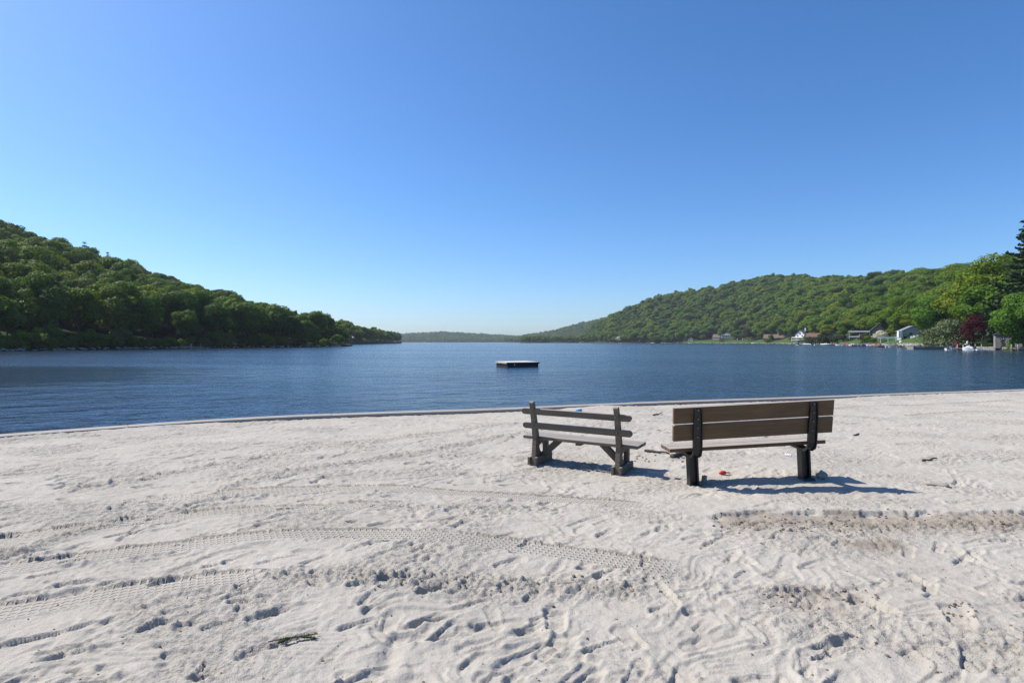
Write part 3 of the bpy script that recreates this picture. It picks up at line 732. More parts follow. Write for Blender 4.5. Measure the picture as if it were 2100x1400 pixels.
def lump(name, seed, s, sub=2, amp=0.25):
    bm = bmesh.new(); bmesh.ops.create_icosphere(bm, subdivisions=sub, radius=1.0)
    r_ = random.Random(seed); ph = [r_.uniform(0, 6) for _ in range(6)]
    for v in bm.verts:
        k = 1 + amp * (math.sin(v.co.x * 3 + ph[0]) * math.sin(v.co.y * 4 + ph[1]) + 0.6 * math.sin(v.co.z * 5 + ph[2] + v.co.x * 4))
        v.co = Vector((v.co.x * s[0] * k, v.co.y * s[1] * k, v.co.z * s[2] * k))
    return bm_mesh(name, bm)

# red plastic sand scoop
p = on_sand(1484, 973, 0.012)
sc_ = empty('toy_scoop', p, 0.1, 'small red plastic toy scoop lying in the shadow under the brown bench', 'toy')
bm = bmesh.new()
prof = [(-.075, .012), (-.05, .024), (0.0, .030), (.03, .026), (.045, .012)]
for j in range(len(prof) - 1):
    (x0, r0), (x1, r1) = prof[j], prof[j + 1]
add_tube(bm, [(-.075, 0, .012), (-.05, 0, .016), (-.01, 0, .02), (.025, 0, .018), (.04, 0, .014)], [.010, .026, .030, .026, .012], 10)
link('bowl', bm_mesh('bowl', bm, True), M['red'], sc_); sc_.scale = (.8, .8, .8)
link('handle', tube_mesh('handle', [(.03, 0, .014), (.06, 0.004, .018), (.10, 0.008, .012)], [.010, .009, .011], 8), M['red'], sc_)
# blue toy by the coping
p = on_sand(1186, 846, 0); p.z = max(p.z, 0.06)
bu = empty('toy_bucket', p - Vector((0, 0, .03)), 0.3, 'bright blue toy bucket lying on the beach edge behind the weathered bench', 'toy')
bm = bmesh.new(); add_tube(bm, [(-.10, 0, .06), (.10, 0, .075)], [.045, .065], 14)
link('pail', bm_mesh('pail', bm, True), M['cyan'], bu); bu.scale = (.75, .6, .55)
link('handle', tube_mesh('handle', [(.10, -.085, .075), (.15, -.05, .06), (.165, 0, .05), (.15, .05, .06), (.10, .085, .075)], .006, 6), M['white'], bu)
# crumpled white scrap
p = on_sand(1615, 934, 0.012)
bm = bmesh.new(); bmesh.ops.create_grid(bm, x_segments=6, y_segments=4, size=0.5)
for v in bm.verts: v.co = Vector((v.co.x * .10, v.co.y * .05, .014 * math.sin(v.co.x * 9) * math.cos(v.co.y * 7 + v.co.x * 5) + .01))
o = link('paper_scrap', bm_mesh('paper_scrap', bm), M['white'], None, p, (0.3, 0.1, -.3)); tag(o, 'crumpled white paper scrap on the sand seen beneath the brown bench', 'litter')
# stubs and stones at the feet of the brown bench
p = on_sand(1444, 992)
o = link('wooden_stub', box_mesh('wooden_stub', (.045, .04, .14), .006, 2, .004), M['dockw'], None, p + Vector((0, 0, .02)), (0.1, 0.08, 0.4)); tag(o, 'short grey wooden stub beside the left foot of the brown bench', 'stake')
p = on_sand(1684, 980)
o = link('stone_chunk', lump('stone_chunk', 4, (.06, .06, .06), 2, .3), M['coping'], None, p + Vector((0, 0, .02))); tag(o, 'pale sandy stone chunk beside the right foot of the brown bench', 'stone')
# blackened driftwood between the benches
def stick(name, a, b, r0, r1, mat, label, cat, bend=.02, lift=.008, seed=1, group=None):
    A, B = on_sand(*a, lift), on_sand(*b, lift); r_ = random.Random(seed)
    n = 7; path = []
    for k in range(n):
        t = k / (n - 1); q_ = A.lerp(B, t) - A; q_ += Vector((r_.uniform(-bend, bend), r_.uniform(-bend, bend), r_.uniform(0, bend)))
        q_.z = max(q_.z, sand_z(A.x + q_.x, A.y + q_.y) + lift - A.z)
        path.append(q_)
    rad = [r0 + (r1 - r0) * k / (n - 1) * r_.uniform(.8, 1.2) for k in range(n)]
    o = link(name, tube_mesh(name, path, rad, 7), mat, None, A); return tag(o, label, cat, group)
stick('driftwood', (1322, 926), (1372, 931), .022, .012, M['drift'], 'long blackened driftwood stick lying between the two benches', 'driftwood', .015, .012, 2)
stick('driftwood', (1380, 940), (1412, 934), .045, .02, M['drift'], 'thick black driftwood chunk half under the left end of the brown bench', 'driftwood', .02, .015, 3)
stick('twig', (1340, 852), (1357, 849), .018, .008, M['dusk'] if False else M['bark'], 'brown twig on the sand just left of the brown bench back', 'twig', .02, .008, 4)
stick('twig', (1896, 992), (1944, 997), .012, .018, M['dockw'], 'grey half buried stick right of the brown bench shadow', 'twig', .012, .004, 6)
stick('twig', (1892, 945), (1920, 942), .016, .010, M['bark'], 'dark strip standing in for a sand lump shadow far right of the brown bench', 'twig', .02, .006, 7)  # dark strip added in place of the shadow of a sand lump
stick('twig', (1752, 893), (1762, 890), .022, .012, M['bark'], 'small dark bark piece on the sand right of the brown bench back', 'bark', .01, .006, 8)
# evergreen sprig in the foreground
p = on_sand(616, 1314, .006)
sp_ = empty('evergreen_sprig', p, 0.12, 'green evergreen sprig lying on the sand in the left foreground', 'sprig')
stem_path = [Vector((-.19, -.02, .012)), Vector((-.08, 0, .02)), Vector((.0, .004, .018)), Vector((.10, .03, .02))]
sp_.scale = (.85, .85, .85)
link('stem', tube_mesh('stem', stem_path, [.004, .004, .003, .002], 6), M['bark'], sp_)
bm = bmesh.new(); r_ = random.Random(3)
for (c0, c1) in ((Vector((-.12, -.01, .014)), Vector((.10, .03, .02))), (Vector((-.06, 0, .016)), Vector((-.12, -.045, .012))), (Vector((.0, .004, .016)), Vector((.09, -.012, .014)))):
    ax = (c1 - c0)
    for k in range(210):
        b_ = c0 + ax * r_.random(); d = (ax.normalized() * .6 + Vector((r_.uniform(-1, 1), r_.uniform(-1, 1), r_.uniform(-.3, .8)))).normalized()
        L = r_.uniform(.014, .032); w_ = d.cross(Vector((r_.uniform(-1, 1), r_.uniform(-1, 1), 1))).normalized() * .0022
        bm.faces.new([bm.verts.new(b_ - w_), bm.verts.new(b_ + w_), bm.verts.new(b_ + d * L)])
o = link('needles', bm_mesh('needles', bm), M['sprig'], sp_); o['kind'] = 'stuff'
# loose clods along the dug lips
bm = bmesh.new(); r_ = random.Random(12)
def clods(x0, x1, y0, y1, n, smin, smax):
    for k in range(n):
        x = r_.uniform(x0, x1); y = r_.uniform(y0, y1); p = on_sand(x, y); s = r_.uniform(smin, smax) * (1 if r_.random() < .8 else 1.6)
        v = bmesh.ops.create_icosphere(bm, subdivisions=1, radius=s)['verts']
        ph = r_.uniform(0, 6)
        for q_ in v: q_.co = Vector((q_.co.x * (1 + .3 * math.sin(ph + q_.co.y * 90)), q_.co.y * (1 + .3 * math.cos(ph)), q_.co.z * .75)) + p + Vector((0, 0, s * .35))
clods(1460, 2100, 1052, 1092, 230, .004, .011); clods(1560, 1800, 1205, 1250, 60, .004, .010); clods(700, 1400, 1175, 1215, 70, .003, .009)
clods(1940, 2000, 1230, 1275, 30, .004, .010); clods(1300, 1420, 925, 950, 30, .006, .016); clods(1500, 2100, 1100, 1400, 110, .002, .006); clods(0, 1400, 1220, 1400, 110, .002, .006)
o = link('sand_clods', bm_mesh('sand_clods', bm), M['clod']); tag(o, 'loose damp sand clods scattered over the beach', 'sand', None, 'stuff')

# ------------------------------------------------------------------ swim raft
a = R(22); Wr, Dr = 2.85, 2.7
near_c = Vector((-0.394, 46.0, WATER)); ex = Vector((math.cos(a), math.sin(a), 0)); ey = Vector((-math.sin(a), math.cos(a), 0))
raft = empty('swim_raft', near_c + ex * Wr / 2 + ey * Dr / 2, a, 'square swim raft with pale deck and black sides floating on the lake', 'raft')
link('float_box', box_mesh('float_box', (Wr - .10, Dr - .10, .50), .02), M['raft_side'], raft, (0, 0, .07))
bm = bmesh.new(); nb = 18
for k in range(nb):
    add_box(bm, (-Wr / 2 + (k + .5) * Wr / nb, 0, .385), (Wr / nb - .012, Dr, .035))
o = link('deck_boards', bm_mesh('deck_boards', bm), M['raft_top'], raft); o['kind'] = 'stuff'
for (nm, s, l, m_) in (('edge_rail', (Wr + .04, .05, .09), (0, -Dr / 2 - .026, .345), M['raft_side']), ('edge_rail', (Wr + .04, .05, .09), (0, Dr / 2 + .026, .345), M['raft_rail']),
        ('edge_rail', (.05, Dr, .12), (-Wr / 2 - .026, 0, .335), M['raft_rail']), ('edge_rail', (.05, Dr, .12), (Wr / 2 + .026, 0, .335), M['raft_rail'])):
    link(nm, box_mesh(nm, s, .008), m_, raft, l)
link('reflector', box_mesh('reflector', (.07, .02, .12), .004), M['white'], raft, (-Wr / 2 + .66, -Dr / 2 + .03, .20))
link('cleat', box_mesh('cleat', (.04, .16, .10), .004), M['white'], raft, (-Wr / 2 - .065, .25, .34))

# ------------------------------------------------------------------ vegetation
def leaf_quads(P, Nn, size, r_):
    """diamond leaf clumps at P facing roughly Nn"""
    n = len(P)
    Nn = Nn / np.maximum(np.linalg.norm(Nn, axis=1, keepdims=True), 1e-6)
    ref = r_.normal(size=(n, 3)); U = np.cross(Nn, ref); U /= np.maximum(np.linalg.norm(U, axis=1, keepdims=True), 1e-6)
    W = np.cross(Nn, U); s = size[:, None]
    V = np.stack([P - U * s, P - W * s * .62, P + U * s, P + W * s * .62 + Nn * s * .15], 1).reshape(-1, 3)
    return V, np.arange(4 * n).reshape(n, 4)

def crown(name, seed, H=15.0, rad=5.4, z0=2.6, lobes=34, leaves=9500, leaf=.29, spread=1.0, flat=1.0, gap=.0):
    r_ = np.random.default_rng(seed)
    zc = (H + z0) / 2; rz = (H - z0) / 2 * .86
    d = r_.normal(size=(lobes, 3)); d[:, 2] = d[:, 2] * .8 + .28; d /= np.linalg.norm(d, axis=1, keepdims=True)
    rr = .45 + .33 * r_.random(lobes)
    lob_r = rad * (.30 + .24 * r_.random(lobes))
    odd = r_.random(lobes) < .24; rr = np.where(odd, rr * 1.3, rr); lob_r = np.where(odd, lob_r * .55, lob_r)   # stray limbs break the outline
    egg = 1 - .22 * np.clip(d[:, 2], -1, 1) ** 2 + .12 * (d[:, 2] < 0)
    C = np.stack([d[:, 0] * rad * rr * egg * spread, d[:, 1] * rad * rr * egg * spread, zc + d[:, 2] * rz * rr * 1.12 * flat], 1)
    C[0] = (0, 0, zc + rz * .66); lob_r[0] = rad * .42
    w = lob_r ** 2; idx = r_.choice(lobes, leaves, p=w / w.sum())
    q = r_.normal(size=(leaves, 3)); q[:, 2] = q[:, 2] * .85 + .22; q /= np.linalg.norm(q, axis=1, keepdims=True)
    k = (.72 + .34 * r_.random(leaves) ** .7)
    inner = r_.random(leaves) < .14; k[inner] *= r_.random(inner.sum()) * .8
    P = C[idx] + q * (lob_r[idx] * k)[:, None] * np.array([1, 1, .78])
    P[:, 2] = np.maximum(P[:, 2], z0 * .55)
    Nn = q * .9 + r_.normal(size=(leaves, 3)) * .32 + np.array([0, 0, .2])
    V, Fq = leaf_quads(P, Nn, leaf * (.55 + .8 * r_.random(leaves)), r_)
    return arr_mesh(name, V, Fq)

def trunk(name, seed, H=15.0, rad=.24, spread=3.2, fork=.3):
    r_ = random.Random(seed); bm = bmesh.new()
    lean = Vector((r_.uniform(-.5, .5), r_.uniform(-.5, .5), 0))
    add_tube(bm, [(0, 0, -.8), (0, 0, 1.0), lean * .5 + Vector((0, 0, H * .4)), lean + Vector((0, 0, H * .85))], [rad * 1.4, rad, rad * .7, rad * .15], 7)
    for k in range(6):
        a = r_.uniform(0, 6.28); z = H * r_.uniform(fork, .6); e = Vector((math.cos(a) * spread, math.sin(a) * spread, z + H * r_.uniform(.12, .25)))
        s = lean * (z / H) + Vector((0, 0, z)); add_tube(bm, [s, s.lerp(e, .5) + Vector((0, 0, -.2)), e], [rad * .5, rad * .33, rad * .08], 5)
    return bm_mesh(name, bm, True)

def conifer(name, seed, H=18.0, rad=4.2, z0=1.2, whorls=24, leaf=.32, per=120, droop=.35):
    r_ = np.random.default_rng(seed); PP, NN, SS = [], [], []
    for k in range(whorls):
        t = (k + .5 * r_.random()) / whorls; z = z0 + (H - z0) * t; R0 = rad * (1 - t) ** .85 * (.8 + .35 * r_.random()) + .15
        for j in range(int(5 + 4 * (1 - t))):
            a = r_.random() * 6.283; L = R0 * (.7 + .45 * r_.random()); n = max(6, int(per * L / rad / 4))
            u = r_.random(n) ** .8; dr = -droop * L * u + .38 * L * u ** 3
            side = (r_.random(n) - .5) * .55 * (1 - u * .6) * min(1.0, L)
            P = np.stack([np.cos(a) * L * u - np.sin(a) * side, np.sin(a) * L * u + np.cos(a) * side, z + dr - .12 * r_.random(n)], 1)
            PP.append(P); NN.append(r_.normal(size=(n, 3)) * .6 + np.array([np.cos(a) * .3, np.sin(a) * .3, .6])); SS.append(leaf * (.5 + .7 * r_.random(n)))
    P, Nn, S = np.concatenate(PP), np.concatenate(NN), np.concatenate(SS)
    V, Fq = leaf_quads(P, Nn, S, r_)
    return arr_mesh(name, V, Fq)

NPROTO = 6
crowns = [crown('crown', 100 + k, rad=5.0 + .35 * (k % 3), lobes=20 + 4 * (k % 3), z0=2.2 + .5 * (k % 2)) for k in range(NPROTO)]
crowns_low = [crown('crown_low', 140 + k, leaves=1700, leaf=.66, rad=5.2, z0=1.5, lobes=13 + 3 * k) for k in range(4)]
trunks = [trunk('trunk', 200 + k) for k in range(3)]
shrub_m = [crown('foliage', 160 + k, H=4.0, rad=2.4, z0=.1, lobes=14, leaves=2600, leaf=.17) for k in range(3)]
pine_m = [conifer('crown', 180 + k) for k in range(2)]
pine_trunk = tube_mesh('trunk', [(0, 0, -.8), (0, 0, 6), (0, 0, 17.6)], [.32, .22, .03], 7)
for me_ in crowns + crowns_low: me_.materials.append(M['leaf'])
for me_ in trunks + [pine_trunk]: me_.materials.append(M['bark'])
for me_ in shrub_m: me_.materials.append(M['leaf'])
for me_ in pine_m: me_.materials.append(M['needle'])

def set_mat(o, mat):
    o.material_slots[0].link = 'OBJECT'; o.material_slots[0].material = mat

def put_tree(name, p, h, w, label, group, mesh, tr, mat=None, tone=.4, rz=0.0, H0=15.0, W0=10.6, crown_name='crown', trunk_name='trunk', cat='tree'):
    t = empty(name, p, rz, label, cat, group)
    c = link(crown_name, mesh, None, t); c.scale = (w / W0, w / W0, h / H0); c.color = (tone, 0, 0, 1)
    if mat is not None: set_mat(c, mat)
    if tr is not None:
        k = link(trunk_name, tr, None, t); k.scale = (h / H0, h / H0, h / H0)
    return t

# the wood: candidate trees over every hillside
cand = []
def scatter(L, li, cell, x0, x1, dmin, dmax_r, h, wr, seed):
    r_ = np.random.default_rng(seed)
    xs = np.linspace(x0, x1, 60); s = L.s(xs); r = L.r(xs)
    Xa = np.concatenate([(xs - CX) / F * s, (xs - CX) / F * (r + dmax_r)])
    gx = np.arange(Xa.min() - cell, Xa.max() + cell, cell); gy = np.arange(s.min(), (r + dmax_r).max() + cell, cell)
    A, B = np.meshgrid(gx, gy); A = A + (r_.random(A.shape) - .5) * cell * .95; B = B + (r_.random(B.shape) - .5) * cell * .95
    A, B = A.ravel(), B.ravel(); ok = B > 5; A, B = A[ok], B[ok]
    x = CX + F * A / B; d = B - L.s(x)
    ok = (x > x0) & (x < x1) & (B < L.r(x) + dmax_r) & (d > (dmin(x) if callable(dmin) else dmin))
    A, B, x, d = A[ok], B[ok], x[ok], d[ok]; z = L.z(A, B)
    hh = h[0] + (h[1] - h[0]) * r_.random(len(A))
    if li == 0: hh = hh * np.interp(x, [560, 640, 690, 716], [1, .88, .78, .6])
    ww = hh * (wr[0] + (wr[1] - wr[0]) * r_.random(len(A)))
    tone = r_.random(len(A))
    for q in zip(A, B, z, hh, ww, tone, x, d): cand.append((li,) + q)

def lawn_gap(x): return np.where(x > 1400, right.lawn_w(x), 3.0)
scatter(left, 0, 7.6, -520, 704, 1.5, 25, (10.5, 18), (.56, .86), 1)
scatter(head, 1, 9.5, 600, 818, 1.5, 20, (11, 16), (.7, .95), 2)
scatter(far, 2, 20, 745, 1148, 2, 25, (13, 18), (1.0, 1.4), 3)
scatter(midr, 3, 18, 1034, 1285, 2, 25, (13, 18), (.9, 1.3), 4)
scatter(point, 4, 10, 1068, 1212, 1.5, 15, (11, 16), (.7, 1.0), 5)
scatter(right, 5, 12.5, 1188, 2500, lawn_gap, 25, (11, 21), (.75, 1.2), 6)
HOUSES = ((1417, 895, 8), (1470, 850, 9), (1490, 840, 14), (1588, 665, 27), (1644, 540, 15), (1674, 488, 20), (1711, 425, 13), (1800, 312, 22), (1775, 312, 20), (1868, 264, 28), (1742, 372, 8), (1344, 1235, 6), (1480, 1185, 6), (1531, 1150, 9))
cand = [c for c in cand if not (c[0] == 5 and any(abs(c[7] - hx) < hw_ + 4 and c[2] < hY + 9 and (hY < 1000 or c[2] > hY - 40) for hx, hY, hw_ in HOUSES))]
cand.sort(key=lambda c: c[2])
skyl = np.full(2100 // 4 + 1, 730.0); vis = []
for c in cand:
    li, X, Y, z, h, w, tone, x, d = c
    hw = w / 2 / Y * F * .85; a = int(max(0, (x - hw) // 4)); b = int(min(len(skyl) - 1, (x + hw) // 4))
    top = CY - (z + h - CAMZ) / Y * F; bot = CY - (z - CAMZ) / Y * F
    if b < a or x + hw < 0 or x - hw > 2100: vis.append(0.0); continue
    seg = skyl[a:b + 1]; v = np.clip(np.minimum(seg, bot) - top, 0, None); vis.append(float(v.mean() * 2 * hw) if v.max() > 1.5 else 0.0)
    skyl[a:b + 1] = np.minimum(seg, top + (bot - top) * .22)
vis = np.array(vis)
order = np.argsort(-vis); chosen = set(int(k) for k in order[:270] if vis[k] > 12)
TONES = [(.06, 'yellow-green'), (.26, 'fresh green'), (.48, 'deep green'), (.68, 'cool green'), (.84, 'olive green'), (.94, 'dark green'), (.99, 'pale green')]
def tone_of(t):
    k = [0, 1, 1, 2, 2, 3, 3, 4, 5, 6][min(9, int(t * 10))]; return TONES[k]
rt = random.Random(77)
rest = []
for k, c in enumerate(cand):
    li, X, Y, z, h, w, tone, x, d = c
    if k in chosen:
        tv, tn = tone_of(tone)
        if li == 0:
            if d < 13 and x < 528: lab, grp = f'{tn} tree in the shore row of the left hill, ' + ('at the left edge' if x < 90 else 'below the skyline pines' if x < 260 else 'left of the grey dock' if x < 390 else 'right of the grey dock'), 'trees at the foot of the left hill'
            elif x >= 528: lab, grp = f'{tn} leafy tree on the low left point, ' + ('where it leaves the hill' if x < 590 else 'in its middle' if x < 655 else 'at its tip'), 'trees on the left point'
            else: lab, grp = f'{tn} leafy tree up on the wooded left hillside', 'trees on the left hillside'
        elif li == 1: lab, grp = f'{tn} leafy tree on the headland beyond the left point', 'trees on the headland'
        elif li == 5: lab, grp = f'{tn} leafy tree on the wooded hillside above the right shore', 'trees on the right hillside'
        else: lab, grp = f'{tn} leafy tree on the distant far shore', 'trees on the far shore'
        if li in (0, 5):
            u_ = (Y - lands[li].s(x)) / max(1.0, lands[li].r(x) - lands[li].s(x)); hgt = 'low' if u_ < .3 else 'midway up' if u_ < .7 else 'near the top'
            if li == 0 and x < 528 and d >= 13: lab = f'{tn} tree {hgt} on the left hillside, ' + ('at the left edge' if x < 130 else 'left of the skyline pines' if x < 175 else 'below the skyline pines' if x < 300 else 'on its right slope')
            if li == 5: lab = f'{tn} tree {hgt} on the right hillside, ' + ('at its left end' if x < 1400 else 'above the brown lodge' if x < 1620 else 'above the white gabled house' if x < 1760 else 'above the blue-grey house' if x < 1930 else 'near the tall spruce')
        put_tree('leafy_tree', (X, Y, z), h, w, lab, grp, rt.choice(crowns), rt.choice(trunks), None, tv, rt.uniform(0, 6.28))
    elif vis[k] > 0 or li in (0, 5) and rt.random() < .5 or 0 < x < 2100:
        rest.append((X, Y, z, h, w, tone))
# remaining trees of the woods: one mass
Pm = np.array(rest, np.float32)
me = bpy.data.meshes.new('distant_woods'); me.vertices.add(len(Pm)); me.vertices.foreach_set('co', Pm[:, :3].ravel())
scv = np.stack([Pm[:, 4] / 10.6, Pm[:, 4] / 10.6, Pm[:, 3] / 15.0], 1).astype(np.float32)
me.attributes.new('size', 'FLOAT_VECTOR', 'POINT').data.foreach_set('vector', scv.ravel())
me.attributes.new('pick', 'INT', 'POINT').data.foreach_set('value', np.random.default_rng(5).integers(0, 4, len(Pm)).astype(np.int32))
me.attributes.new('turn', 'FLOAT', 'POINT').data.foreach_set('value', (np.random.default_rng(6).random(len(Pm)) * 6.28).astype(np.float32))
woods = link('distant_woods', me); tag(woods, 'mass of green woods covering the hills around the lake', 'woods', None, 'stuff')
ng = bpy.data.node_groups.new('woods_nodes', 'GeometryNodeTree')
ng.interface.new_socket('Geometry', in_out='INPUT', socket_type='NodeSocketGeometry'); ng.interface.new_socket('Geometry', in_out='OUTPUT', socket_type='NodeSocketGeometry')
gi = ng.nodes.new('NodeGroupInput'); go = ng.nodes.new('NodeGroupOutput'); ip = ng.nodes.new('GeometryNodeInstanceOnPoints'); jn = ng.nodes.new('GeometryNodeJoinGeometry')
m2p = ng.nodes.new('GeometryNodeMeshToPoints'); ng.links.new(gi.outputs[0], m2p.inputs[0])
for me_ in crowns_low:
    po = bpy.data.objects.new('wood_crown_source', me_)
    oi = ng.nodes.new('GeometryNodeObjectInfo'); oi.inputs['Object'].default_value = po; oi.inputs['As Instance'].default_value = True
    ng.links.new(oi.outputs['Geometry'], jn.inputs[0])
def named(n_, t):
    a_ = ng.nodes.new('GeometryNodeInputNamedAttribute'); a_.data_type = t; a_.inputs['Name'].default_value = n_; return a_.outputs[0]
ng.links.new(m2p.outputs[0], ip.inputs['Points']); ng.links.new(jn.outputs[0], ip.inputs['Instance']); ip.inputs['Pick Instance'].default_value = True
ng.links.new(named('pick', 'INT'), ip.inputs['Instance Index']); ng.links.new(named('size', 'FLOAT_VECTOR'), ip.inputs['Scale'])
cx_ = ng.nodes.new('ShaderNodeCombineXYZ'); ng.links.new(named('turn', 'FLOAT'), cx_.inputs[2])
e2r = ng.nodes.new('FunctionNodeEulerToRotation'); ng.links.new(cx_.outputs[0], e2r.inputs[0]); ng.links.new(e2r.outputs[0], ip.inputs['Rotation'])
ng.links.new(ip.outputs[0], go.inputs[0])
md = woods.modifiers.new('woods', 'NODES'); md.node_group = ng

def land_z(L, X, Y): return float(L.z(np.array([X]), np.array([Y]))[0])
def rt_tree(name, x, Y, top, wpx, label, mat, mesh=None, tone=.5, tr=True, group=None, sink=0.0, z=None, H0=15.0, W0=10.6, cat='tree', cn='crown'):
    X = (x - CX) / F * Y; z = land_z(right if x > 1000 else left, X, Y) if z is None else z
    h = CAMZ + (CY - top) / F * Y - z; w = wpx / F * Y
    return put_tree(name, (X, Y, z - sink), h + sink, w, label, group, mesh or rt.choice(crowns), rt.choice(trunks) if tr else None, mat, tone, rt.uniform(0, 6.28), H0, W0, cn, cat=cat)

hi = [crown('crown', 300 + k, leaves=14000, leaf=.25, rad=5.3, z0=1.6 + k * .5, lobes=30 + 6 * k) for k in range(3)]
hi_w = crown('crown', 310, leaves=9000, leaf=.26, rad=5.3, z0=.3, lobes=60)
spruce = conifer('crown', 320, H=30, rad=7.5, z0=2, whorls=46, leaf=.40, per=420, droop=.40)
hem = conifer('crown', 321, H=18, rad=4.6, z0=.8, whorls=26, leaf=.34, per=170, droop=.25)
for me_ in hi + [hi_w]: me_.materials.append(M['leaf'])
for me_ in (spruce, hem): me_.materials.append(M['needle'])
def spr(name, x, Y, top, wpx, label, mesh, H0, W0, mat=None, tone=.4, group=None):
    L = right if x > 1000 else left; X = (x - CX) / F * Y; z = land_z(L, X, Y); h = CAMZ + (CY - top) / F * Y - z; w = wpx / F * Y
    t = empty(name, (X, Y, z), rt.uniform(0, 6), label, 'tree', group)
    c = link('crown', mesh, None, t); c.scale = (w / W0, w / W0, h / H0); c.color = (tone, 0, 0, 1)
    if mat is not None: set_mat(c, mat)
    k = link('trunk', pine_trunk, None, t); k.scale = (h / 18, h / 18, h / 18)
spr('spruce_tree', 2130, 146, 384, 185, 'very tall dark spruce cut off by the right edge of the photo', spruce, 30, 15)
spr('hemlock_tree', 2030, 166, 612, 75, 'dark evergreen directly behind the dark red maple', hem, 18, 9.2)
spr('hemlock_tree', 2062, 158, 640, 70, 'dark evergreen standing behind the little stone boathouse', hem, 18, 9.2)
rt_tree('leafy_tree', 2034, 182, 524, 125, 'tallest bright green leafy tree left of the tall spruce', M['leaf'], hi[0], .16)
rt_tree('leafy_tree', 2100, 134, 596, 100, 'bright green tree hanging over the water right of the boathouse', M['maple'], hi[1], .5, z=-.3)
rt_tree('leafy_tree', 1988, 205, 592, 62, 'yellow-green tree rising behind the dark red maple', M['leaf'], hi[2], .05)
rt_tree('maple_tree', 1922, 222, 603, 92, 'vivid green maple right beside the pale blue-grey house', M['maple'], hi[1], .3)
rt_tree('willow_shrub', 1941, 168, 650, 92, 'wide grey-green willow shrub spreading over the shore by the jetty', M['willow'], hi_w, .5, sink=.6)
rt_tree('red_maple', 1996, 160, 642, 44, 'dark red leafed maple on the right shore', M['redleaf'], hi_w, .2)
rt_tree('pink_bush', 1962, 160, 698, 12, 'small bright pink flowering bush at the water by the willow shrub', M['pink'], shrub_m[0], .2, False, H0=4, W0=4.8, cat='bush', cn='foliage')
rt_tree('leafy_tree', 1846, 285, 607, 60, 'tall fresh green tree left of the pale blue-grey house', M['leaf'], hi[0], .28)
rt_tree('leafy_tree', 1878, 330, 590, 60, 'deep green tree rising right behind the pale blue-grey house', M['leaf'], hi[2], .5)
rt_tree('brown_tree', 1808, 340, 632, 36, 'brownish tree behind the house with the dark gable', M['dusk'], hi[1], .4)
rt_tree('leafy_tree', 1762, 400, 654, 48, 'broad round green tree between the steep gable house and the dark gable house', M['leaf'], hi[2], .42)
rt_tree('leafy_tree', 1672, 560, 650, 44, 'round fresh green tree behind the white gabled house', M['leaf'], hi[1], .2)
rt_tree('purple_bush', 1697, 455, 668, 22, 'dark red tree between the low red roof and the steep gable house', M['redleaf'], hi_w, .8)
rt_tree('blossom_tree', 1806, 285, 676, 26, 'white flowering tree in front of the dark gable house', M['blossom'], hi_w, .4)
rt_tree('dark_tree', 1523, 800, 652, 34, 'large dark tree between the grey roofed house and the brown lodge', M['dark'], hi[0], .4)
rt_tree('brown_tree', 1535, 740, 671, 26, 'rounded brownish tree on the lawn in front of the dark red tree', M['dusk'], hi[2], .3)
rt_tree('red_tree', 1552, 765, 674, 20, 'dark red tree left of the brown lodge', M['redleaf'], hi_w, .9)
rt_tree('blossom_tree', 1449, 890, 682, 20, 'white flowering tree left of the red-brown roofed cottage', M['blossom'], hi_w, .1)
rt_tree('blossom_tree', 1268, 1000, 689, 16, 'white flowering tree at the water below the right hill', M['blossom'], hi_w, .5)
rt_tree('blossom_tree', 1312, 960, 694, 7, 'tiny white flowering tree at the shore right of the larger white one', M['blossom'], hi_w, .5)
rt_tree('leafy_tree', 1432, 900, 668, 36, 'wide light green tree behind the small grey cottage', M['leaf'], hi[1], .62)
rt_tree('leafy_tree', 1481, 900, 664, 30, 'green tree standing behind the red-brown roofed cottage', M['leaf'], hi[2], .45)
spr('conifer_tree', 1381, 885, 679, 13, 'narrow dark conifer at the left end of the lawn', pine_m[0], 18, 8.4, M['dark'])
spr('conifer_tree', 1624, 585, 676, 17, 'dark conifer on the lawn left of the white gabled house', pine_m[1], 18, 8.4, M['dark'])
spr('pine_tree', 173, 335, 494, 62, 'dark pine breaking the left hill skyline, larger of two', pine_m[0], 18, 8.4, M['dark'], group=None)
spr('pine_tree', 221, 345, 515, 40, 'dark pine breaking the left hill skyline, smaller of two', pine_m[1], 18, 8.4, M['dark'])
